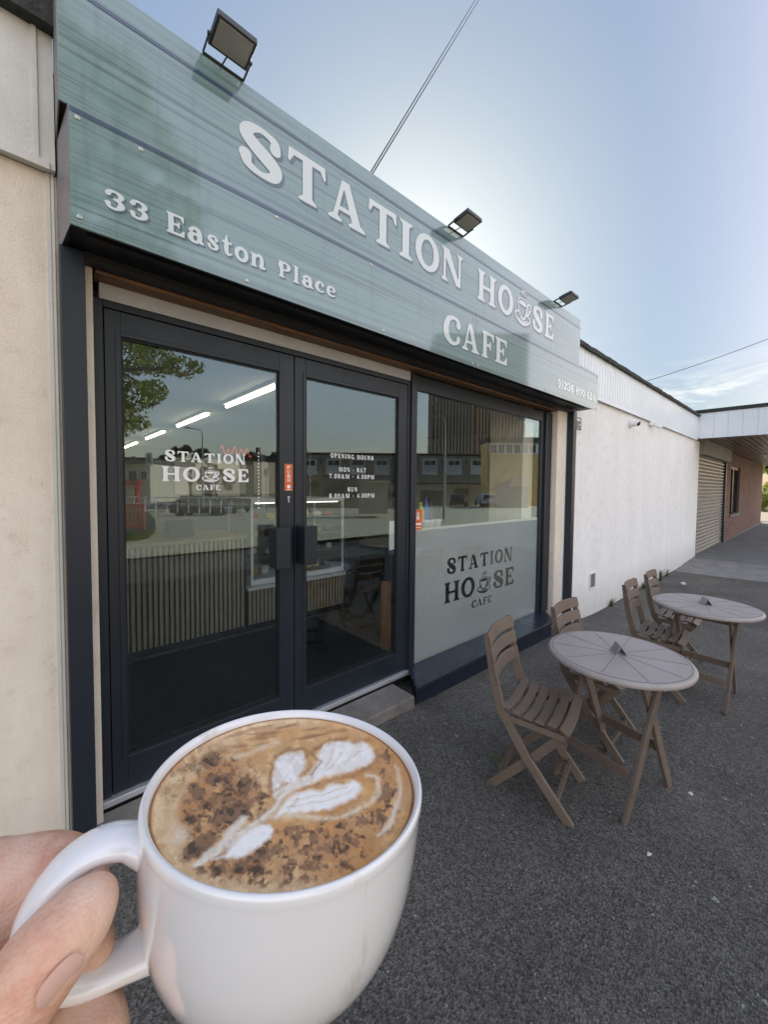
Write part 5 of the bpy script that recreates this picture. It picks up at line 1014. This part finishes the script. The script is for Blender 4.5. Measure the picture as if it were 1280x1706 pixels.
# grass island with orange barrier
gpts = []; 
for k in range(28):
    a = 2 * math.pi * k / 28; u = 215 + 44 * math.cos(a); v = 872 + 22 * math.sin(a); p = mir(onZ(u, v, -.05)); gpts.append((p[0], p[1]))
z_ = -.03; o = MB().prism(gpts, z_ - .2, z_ + .05).build('grass_island', M['grass']); tag(o, kind='structure')
p = mir(onZ(214, 888, -.05)); t_ = empty('barrier', (p[0], p[1], .0), .6, 'orange plastic barrier lying on the grass island', 'barrier')
for nm_, bx in (('frame', [(-.5, .5, -.03, .03, .85, .93), (-.5, .5, -.03, .03, .12, .2), (-.5, -.42, -.03, .03, .0, .92), (.42, .5, -.03, .03, .0, .92)]), ('mesh_panel', [(-.42 + i * .12, -.38 + i * .12, -.015, .015, .2, .85) for i in range(7)])):
    q = MB(); [q.box(*b_) for b_ in bx]; q.build(nm_, M['orange_plastic'], t_)
# railings
a, b_ = frame_at(205, 828, 27), frame_at(440, 830, 27); t_ = empty('railing', tuple(a), label='pale metal railing along the far kerb', cat='railing'); q = MB(); dd_ = b_ - a
for k in (0, .45): q.tube([(0, 0, -k), (dd_[0], dd_[1], dd_[2] - k)], .03, 6)
q.build('rail', M['white_paint'], t_)
for i in range(14): s_ = i / 13; MB().tube([(dd_[0] * s_, dd_[1] * s_, dd_[2] * s_ - 1.1), (dd_[0] * s_, dd_[1] * s_, dd_[2] * s_)], .03, 6).build('railing_post', M['white_paint'], t_)

# ------------------------------------------------------------------ the cup
CC = Vector((.0668, -1.9561, 1.4750)); NZ = Vector((.11, .0246, 1)).normalized()
hd = Vector((math.cos(R(167)), math.sin(R(167)), 0)); hd = (hd - NZ * hd.dot(NZ)).normalized(); HY = NZ.cross(hd)
CM = Matrix(((hd.x, HY.x, NZ.x, CC.x), (hd.y, HY.y, NZ.y, CC.y), (hd.z, HY.z, NZ.z, CC.z), (0, 0, 0, 1)))   # local +x points along the handle
cup = empty('coffee_cup', label='white porcelain cup of cappuccino held up in the foreground', cat='cup'); cup.matrix_world = CM
prof_o = [(.022, -.0585), (.024, -.058), (.0245, -.0545), (.030, -.0525), (.0365, -.047), (.0415, -.039), (.0445, -.029), (.0460, -.018), (.0467, -.008), (.0470, -.003), (.0472, -.001), (.0471, .0006), (.0463, .0014), (.0452, .0008), (.0445, -.0008), (.0440, -.004), (.0435, -.010)]
def smooth_prof(pr, n=4): return [tuple(q) for q in crom([(a, b, 0) for a, b in pr], n)]
pr = [(a, b) for a, b, _ in smooth_prof(prof_o)]
MB().lathe(pr, n=96).build('body', M['porcelain'], cup, smooth=True)
hp = [(.0405, -.0118), (.0495, -.0068), (.0570, -.0064), (.0645, -.0108), (.0695, -.0195), (.0702, -.0288), (.0662, -.0370), (.0582, -.0416), (.0480, -.0420), (.0375, -.0400)]
hc = crom([(a, b, 0) for a, b in hp], 6); mb = MB(); n = 20; v = []; f = []
for i, q in enumerate(hc):
    t_ = i / (len(hc) - 1); tn = (hc[min(i + 1, len(hc) - 1)] - hc[max(i - 1, 0)]); tn /= np.linalg.norm(tn); nr = np.array([-tn[1], tn[0]])
    fl = 1 + .55 * max(0, 1 - t_ * 9) + .35 * max(0, (t_ - .9) * 9); ra, rb = .0040 * fl, .0066 * fl
    for k in range(n):
        a = 2 * math.pi * k / n; c_, s_ = math.cos(a), math.sin(a); v.append((q[0] + nr[0] * ra * c_, rb * s_, q[1] + nr[1] * ra * c_))
for i in range(len(hc) - 1):
    for k in range(n): f.append((i * n + k, (i + 1) * n + k, (i + 1) * n + (k + 1) % n, i * n + (k + 1) % n))
mb.add(v, f).build('handle', M['porcelain'], cup, smooth=True)
# coffee surface: albedo computed once in the plane of the coffee
RC = .0443; ZC = -.0022; NN = 300
gx = np.linspace(-RC, RC, NN); GX, GY = np.meshgrid(gx, gx)
Wp = np.array(CM.to_3x3()) @ np.stack([GX.ravel(), GY.ravel(), np.full(GX.size, ZC)]) + np.array(CC)[:, None]
cp = RW.T @ (Wp - CAM[:, None]); PU = (cp[0] / cp[2] * F + PX).reshape(GX.shape); PV = (cp[1] / cp[2] * F + PY).reshape(GX.shape)
def vnoise(X, Y, s, seed, oct_=4):
    rg = np.random.default_rng(seed); out = 0; amp = 1; tot = 0
    for o_ in range(oct_):
        g = rg.random((64, 64)); x = X * s * 2 ** o_; y = Y * s * 2 ** o_; xi = np.floor(x).astype(int); yi = np.floor(y).astype(int); fx_ = x - xi; fy_ = y - yi; fx_ = fx_ * fx_ * (3 - 2 * fx_); fy_ = fy_ * fy_ * (3 - 2 * fy_)
        q = lambda a, b: g[(yi + b) % 64, (xi + a) % 64]
        out = out + amp * ((q(0, 0) * (1 - fx_) + q(1, 0) * fx_) * (1 - fy_) + (q(0, 1) * (1 - fx_) + q(1, 1) * fx_) * fy_); tot += amp; amp *= .55
    return out / tot
def sm(x, a, b): t_ = np.clip((x - a) / (b - a), 0, 1); return t_ * t_ * (3 - 2 * t_)
wx = (vnoise(PU, PV, 1 / 40, 1) - .5) * 14; wy = (vnoise(PU, PV, 1 / 40, 2) - .5) * 14; QU, QV = PU + wx, PV + wy
A1 = lambda *p: [(180 + a / 4.267, 1160 + b / 4.267) for a, b in p]
A2 = lambda *p: [(440 + a / 4.267, 1160 + b / 4.267) for a, b in p]
FW = (vnoise(PU, PV, 1 / 9, 31, 3) - .5) * 5; FX = (vnoise(PU, PV, 1 / 9, 32, 3) - .5) * 5; QU, QV = QU + FW, QV + FX
colr = np.zeros(GX.shape + (3,)); base = np.array([.64, .29, .08]); light = np.array([.88, .57, .26]); n1 = vnoise(PU, PV, 1 / 60, 3)
colr[:] = base; colr += (light - base) * sm(n1, .3, .75)[..., None]; fine = vnoise(PU, PV, 1 / 2.6, 33, 2); mid_ = vnoise(PU, PV, 1 / 11, 34, 4); rr_ = np.hypot(GX, GY) / RC
def blend(c, k):
    global colr
    colr = colr * (1 - k[..., None]) + np.array(c) * k[..., None]
blend((.86, .66, .40), .75 * sm(rr_ + .15 * (mid_ - .5), .78, .93) * sm(-PU, -560, -480)); blend((.52, .25, .075), .6 * sm(n1 + .3 * (mid_ - .5), .55, .8)); blend((.86, .64, .36), .6 * sm(vnoise(PU, PV, 1 / 45, 35), .62, .8))
stn = vnoise(PU * .16 + PV * .06, PV + PU * .18, 1 / 6, 5, 5); far = sm(-PV, -1290, -1225) * (rr_ < .955)
blend((.42, .17, .05), .6 * sm(stn, .50, .66) * far); blend((.22, .075, .03), .7 * sm(stn, .62, .72) * far * sm(mid_, .4, .6))
white = (1.0, .96, .89)
def blob(pts, soft=9, c=white, k=1.0):
    f_ = f_poly(QU, QV, pts); kk = sm(f_, -soft * .55, soft * .55); stria = 1 - .18 * sm(vnoise(PU * .5 + PV * .5, PV * .35 - PU * .35, 1 / 5, 36, 3), .48, .72) * sm(-f_, -14, 2)
    blend(c, k * kk * stria); return f_
def line(pts, c=white, k=1.0, soft=5):
    f_ = f_stroke(QU, QV, pts); blend(c, k * sm(f_, -soft * .7, soft * .6) * (.65 + .35 * sm(mid_, .35, .6))); return f_
def outline(f_, c=(.46, .19, .06), k=.65, w_=7): blend(c, k * sm(-np.abs(f_ + w_ * .8), -w_ * .7, 0) * sm(mid_, .36, .6))
def dust(mask, k=1.0, dens=.0):
    """cocoa: a soft brown bed, darker clumps, fine specks"""
    cl = vnoise(PU, PV, 1 / 8.5, 37, 5); blend((.42, .185, .07), .55 * k * mask * sm(vnoise(PU, PV, 1 / 26, 38, 4), .34, .58)); blend((.12, .035, .012), .85 * k * mask * sm(cl + dens, .54, .62)); blend((.03, .008, .004), .95 * k * mask * sm(cl + dens, .60, .68)); blend((.13, .045, .018), .8 * k * mask * sm(fine, .56, .68) * sm(cl, .38, .55))
reg = sm(PV + (PU - 470) * .25, 1368, 1402) * sm(-rr_, -.95, -.86); reg = np.maximum(reg, sm(PU, 612, 650) * (PV > 1240) * sm(-rr_, -.91, -.84)); dust(reg, .95)
dust(sm(f_ell(PU, PV, 372, 1342, 78, 80), -16, 14), .85, .02); dust(sm(f_ell(PU, PV, 330, 1300, 70, 60), -20, 20), .35)
W2 = vnoise(PU, PV, 1 / 7, 16, 4) - .5; W3 = vnoise(PU, PV, 1 / 7, 17, 4) - .5
for a, b, rx, ry, an in ((750, 590, 52, 42, 0), (850, 620, 42, 46, 20), (972, 640, 46, 78, -15), (640, 682, 42, 50, 0), (720, 775, 54, 26, 20), (780, 720, 60, 22, 20), (870, 835, 140, 62, 28), (650, 1062, 138, 56, 36), (585, 875, 42, 34, 0), (745, 452, 56, 38, 25), (850, 735, 52, 26, 20), (1075, 722, 18, 18, 0), (1050, 630, 14, 26, 0), (665, 1240, 34, 26, -20), (798, 1240, 52, 36, 0), (945, 1212, 70, 40, 25), (1100, 1130, 66, 36, 35), (1062, 1235, 56, 42, 10)):
    cx_, cy_ = 180 + a / 4.267, 1160 + b / 4.267; ca, sa = math.cos(-R(an)), math.sin(-R(an)); dx, dy = (PU - cx_) + W2 * 15, (PV - cy_) + W3 * 15
    e_ = f_ell(dx * ca + dy * sa, -dx * sa + dy * ca, 0, 0, rx / 3.8, ry / 3.8); blend((.30, .12, .045), .6 * sm(e_, -6, 1)); blend((.03, .008, .004), .97 * sm(e_ + (fine - .5) * 5, -.8, 1.8))
for a, b in ((165, 1230), (330, 1220), (430, 1070), (600, 1210), (210, 960), (370, 990), (700, 880), (830, 870), (600, 1000), (100, 1090), (20, 1130), (870, 430), (860, 700), (650, 1040)):
    cx_, cy_ = 440 + a / 4.267, 1160 + b / 4.267; e_ = f_ell(PU - cx_ + W2 * 22, PV - cy_ + W3 * 22, 0, 0, 12 - (a % 7) * .6, 8 + (b % 5) * .6); blend((.11, .04, .02), .85 * sm(e_ + (fine - .5) * 4, -1.5, 2))
f1 = blob(A2((60, 480), (90, 430), (180, 395), (270, 400), (292, 450), (285, 520), (245, 600), (190, 650), (120, 690), (85, 720), (62, 620))); outline(f1)
f2 = blob(A2((390, 420), (430, 350), (520, 315), (600, 325), (640, 345), (700, 325), (762, 370), (775, 430), (735, 485), (620, 525), (480, 562), (330, 612), (215, 670), (110, 740), (70, 715), (190, 640), (310, 560), (385, 480))); outline(f2)
f3 = blob(A2((210, 705), (330, 660), (430, 665), (480, 635), (590, 640), (640, 600), (695, 615), (712, 660), (660, 730), (520, 790), (330, 825), (160, 835), (60, 850), (110, 790))); outline(f3)
for pts in ([(300, 640), (480, 600), (640, 560), (700, 520), (745, 490)], [(330, 560), (400, 480), (350, 430), (380, 370), (480, 310), (590, 300)], [(60, 700), (45, 560), (60, 450), (150, 390), (270, 375), (310, 420)]):
    line([(*p, 1.8) for p in A2(*pts)], (.28, .10, .035), .8, 5)
for pts in ([(120, 760), (190, 690), (260, 600)], [(100, 720), (150, 600), (180, 520)], [(420, 560), (500, 470), (560, 400)], [(520, 500), (620, 430), (700, 380)], [(200, 740), (400, 700), (600, 660)], [(160, 790), (330, 760), (560, 720), (660, 660)], [(170, 680), (300, 600), (420, 520), (500, 380)]):
    line([(*p, .8) for p in A2(*pts)], (.66, .42, .22), .65, 4)
line([(*p, r_) for p, r_ in zip(A2((30, 860), (200, 850), (430, 870), (640, 830), (780, 740), (815, 640), (790, 570), (730, 560)), (2, 3, 3, 3, 3, 3.5, 3.5, 2))], (.88, .74, .52), .8, 6)
line([(*p, r_) for p, r_ in zip(A2((940, 500), (965, 600), (965, 720), (930, 850), (880, 930), (830, 990)), (1, 2.5, 3, 3.5, 3.5, 2))], (.88, .76, .58), .8, 6)
line([(*p, r_) for p, r_ in zip(A1((1350, 640), (1250, 720), (1130, 840), (1000, 940), (850, 1050), (720, 1130), (610, 1190)), (2, 3.2, 4, 5, 6, 7, 4))], (.92, .83, .68), .9, 6)
for o1, o2 in ((0, 0), (60, 30), (-40, -30)): line([(*p, r_) for p, r_ in zip(A1((1300 + o1, 700 + o2), (1150 + o1, 840 + o2), (980 + o1, 980 + o2), (800 + o1, 1110 + o2)), (1, 1.6, 1.8, 1))], (.60, .38, .18), .55, 5)
blob(A1((1000, 850), (960, 850), (880, 930), (820, 1000), (790, 1070), (880, 1020), (960, 930)), 10, (.88, .80, .68), .85); f4 = blob(A1((830, 1140), (880, 1060), (960, 990), (1060, 925), (1130, 915), (1165, 950), (1150, 1010), (1080, 1070), (970, 1125), (850, 1150), (720, 1175)))
line([(*p, 11) for p in A1((500, 950), (520, 975), (495, 990))], (.90, .82, .66), .75, 22); line([(*p, 3) for p in A1((900, 440), (1000, 415), (1080, 370), (1200, 330))], (.88, .72, .50), .7, 8); line([(*p, 3) for p in A1((640, 500), (560, 620), (470, 760), (460, 900))], (.86, .66, .40), .6, 18)
blend((.22, .08, .03), .22 * sm(fine, .76, .84) * sm(mid_, .45, .6))
# bubbles and rim edge
blend((.42, .24, .10), .2 * sm(vnoise(PU, PV, 1 / 3.2, 21, 2), .74, .84)); blend((.28, .12, .045), .85 * sm(rr_, .975, .992))
msk = rr_ <= 1.004; idx = -np.ones(GX.shape, int); idx[msk] = np.arange(msk.sum())
hh = -.0022 + .0009 * sm(rr_, .94, 1.0)
vv = np.stack([GX[msk], GY[msk], hh[msk]], 1); j_, i_ = np.nonzero(msk[:-1, :-1] & msk[1:, :-1] & msk[:-1, 1:] & msk[1:, 1:])
ff_ = np.stack([idx[j_, i_], idx[j_, i_ + 1], idx[j_ + 1, i_ + 1], idx[j_ + 1, i_]], 1)
me = bpy.data.meshes.new('coffee'); me.from_pydata(vv.tolist(), [], ff_.tolist()); ca_ = me.color_attributes.new('albedo', 'FLOAT_COLOR', 'POINT')
ca_.data.foreach_set('color', np.concatenate([np.clip(colr[msk], 0, 1), np.ones((msk.sum(), 1))], 1).ravel()); me.polygons.foreach_set('use_smooth', [True] * len(me.polygons))
cm_ = mat('coffee_foam', rough=.7, spec=.04); t_, b_ = nodes(cm_); at_ = t_.nodes.new('ShaderNodeAttribute'); at_.attribute_name = 'albedo'; t_.links.new(at_.outputs['Color'], b_.inputs['Base Color']); me.materials.append(cm_)
o = bpy.data.objects.new('coffee', me); col.objects.link(o); o.parent = cup

# ------------------------------------------------------------------ the hand holding it
def pt(u, v, d): return Vector(at(u, v, d))
def capsule(mb, a, b, ra, rb, n=20, rings=5):
    d = (b - a); L_ = d.length; q = d.to_track_quat('Z', 'Y').to_matrix().to_4x4(); pr = [(max(1e-5, ra * math.sin(t)), -ra * math.cos(t)) for t in np.linspace(0.05, math.pi / 2, rings)] + [(max(1e-5, rb * math.cos(t)), L_ + rb * math.sin(t)) for t in np.linspace(0, math.pi / 2 - .05, rings)]
    mb.lathe(pr, n=n, M=Matrix.Translation(a) @ q)
mb = MB()
def chain(P_, Rr):
    P2 = crom([(*p, r) for p, r in zip([tuple(q) for q in P_], Rr)], 5)
    for a, b in zip(P2[:-1], P2[1:]): capsule(mb, Vector(a[:3]), Vector(b[:3]), float(a[3]), float(b[3]))
# thumb in front of the handle, its pad against the handle arch
TH = [pt(-150, 1810, .088), pt(-60, 1745, .088), pt(20, 1668, .090), pt(78, 1592, .094), pt(122, 1540, .099), pt(148, 1508, .103)]
chain(TH, [.0140, .0112, .0098, .0096, .0088, .0070])
# index finger behind the handle, curling through it
chain([pt(-170, 1640, .120), pt(-70, 1530, .124), pt(5, 1500, .128), pt(70, 1478, .132), pt(112, 1482, .132), pt(135, 1520, .126), pt(152, 1560, .118), pt(160, 1580, .114)], [.0190, .0185, .0170, .0152, .0120, .0080, .0058, .0050])
# middle, ring and little fingers curled below
chain([pt(-150, 1800, .115), pt(-40, 1745, .118), pt(50, 1722, .116), pt(118, 1714, .110), pt(143, 1757, .104), pt(100, 1800, .098)], [.0140, .0125, .0120, .0112, .0100, .0080])
chain([pt(-150, 1900, .115), pt(-30, 1860, .118), pt(70, 1850, .114), pt(120, 1880, .106), pt(60, 1930, .100)], [.0130, .0120, .0110, .0100, .0080])
chain([pt(-150, 2000, .115), pt(-40, 1980, .118), pt(40, 1980, .112), pt(60, 2020, .104), pt(10, 2050, .100)], [.0110, .0100, .0095, .0085, .0070])
# palm and wrist off to the left
chain([pt(-170, 1640, .120), pt(-230, 1800, .118), pt(-240, 1960, .118)], [.018, .022, .020]); chain([pt(-150, 1790, .090), pt(-260, 1860, .105), pt(-330, 2000, .118)], [.014, .022, .026]); chain([pt(-240, 1850, .118), pt(-400, 2050, .130), pt(-700, 2500, .150)], [.024, .028, .030])
tmp = mb.build('tmp', M['skin']); md = tmp.modifiers.new('r', 'REMESH'); md.mode = 'VOXEL'; md.voxel_size = .0009; md.use_smooth_shade = True; ms_ = tmp.modifiers.new('s', 'SMOOTH'); ms_.factor = .8; ms_.iterations = 14
bpy.context.view_layer.update(); dg = bpy.context.evaluated_depsgraph_get(); me = bpy.data.meshes.new_from_object(tmp.evaluated_get(dg)); me.name = 'person'
bpy.data.objects.remove(tmp); me.polygons.foreach_set('use_smooth', [True] * len(me.polygons))
if not me.materials: me.materials.append(M['skin'])
person = bpy.data.objects.new('person', me); col.objects.link(person); tag(person, 'hand with thumb and fingers pinching the handle of the white cup', 'person')
# thumb nail: a thin curved shield lying on the lower side of the thumb tip
c0_, c1_ = np.array(pt(62, 1640, .0862)), np.array(pt(108, 1590, .0905)); ax = c1_ - c0_; ax /= np.linalg.norm(ax); vw = np.array(pt(85, 1615, .09)) - CAM; vw /= np.linalg.norm(vw)
sd_ = np.cross(ax, vw); sd_ /= np.linalg.norm(sd_); sd_ = sd_ if sd_ @ RW[:, 1] > 0 else -sd_; up_ = np.cross(ax, sd_); up_ = up_ if up_ @ vw < 0 else -up_
mid = np.array(pt(66, 1583, .0936)); R_ = .0107; mb = MB(); v = []; f = []; nu, nv = 12, 12
for i in range(nu + 1):
    for j in range(nv + 1):
        s_ = i / nu * 2 - 1; a = R(32 + 40 * j / nv); wv = math.sqrt(max(0, 1 - abs(s_) ** 3)); a = R(52) + (a - R(52)) * wv
        v.append(mid + ax * s_ * .0046 + (sd_ * math.sin(a) + up_ * math.cos(a)) * R_)
for i in range(nu):
    for j in range(nv): k = i * (nv + 1) + j; f.append((k, k + 1, k + nv + 2, k + nv + 1))
nl = mb.add(v, f).build('nail', M['nail'], person, smooth=True)
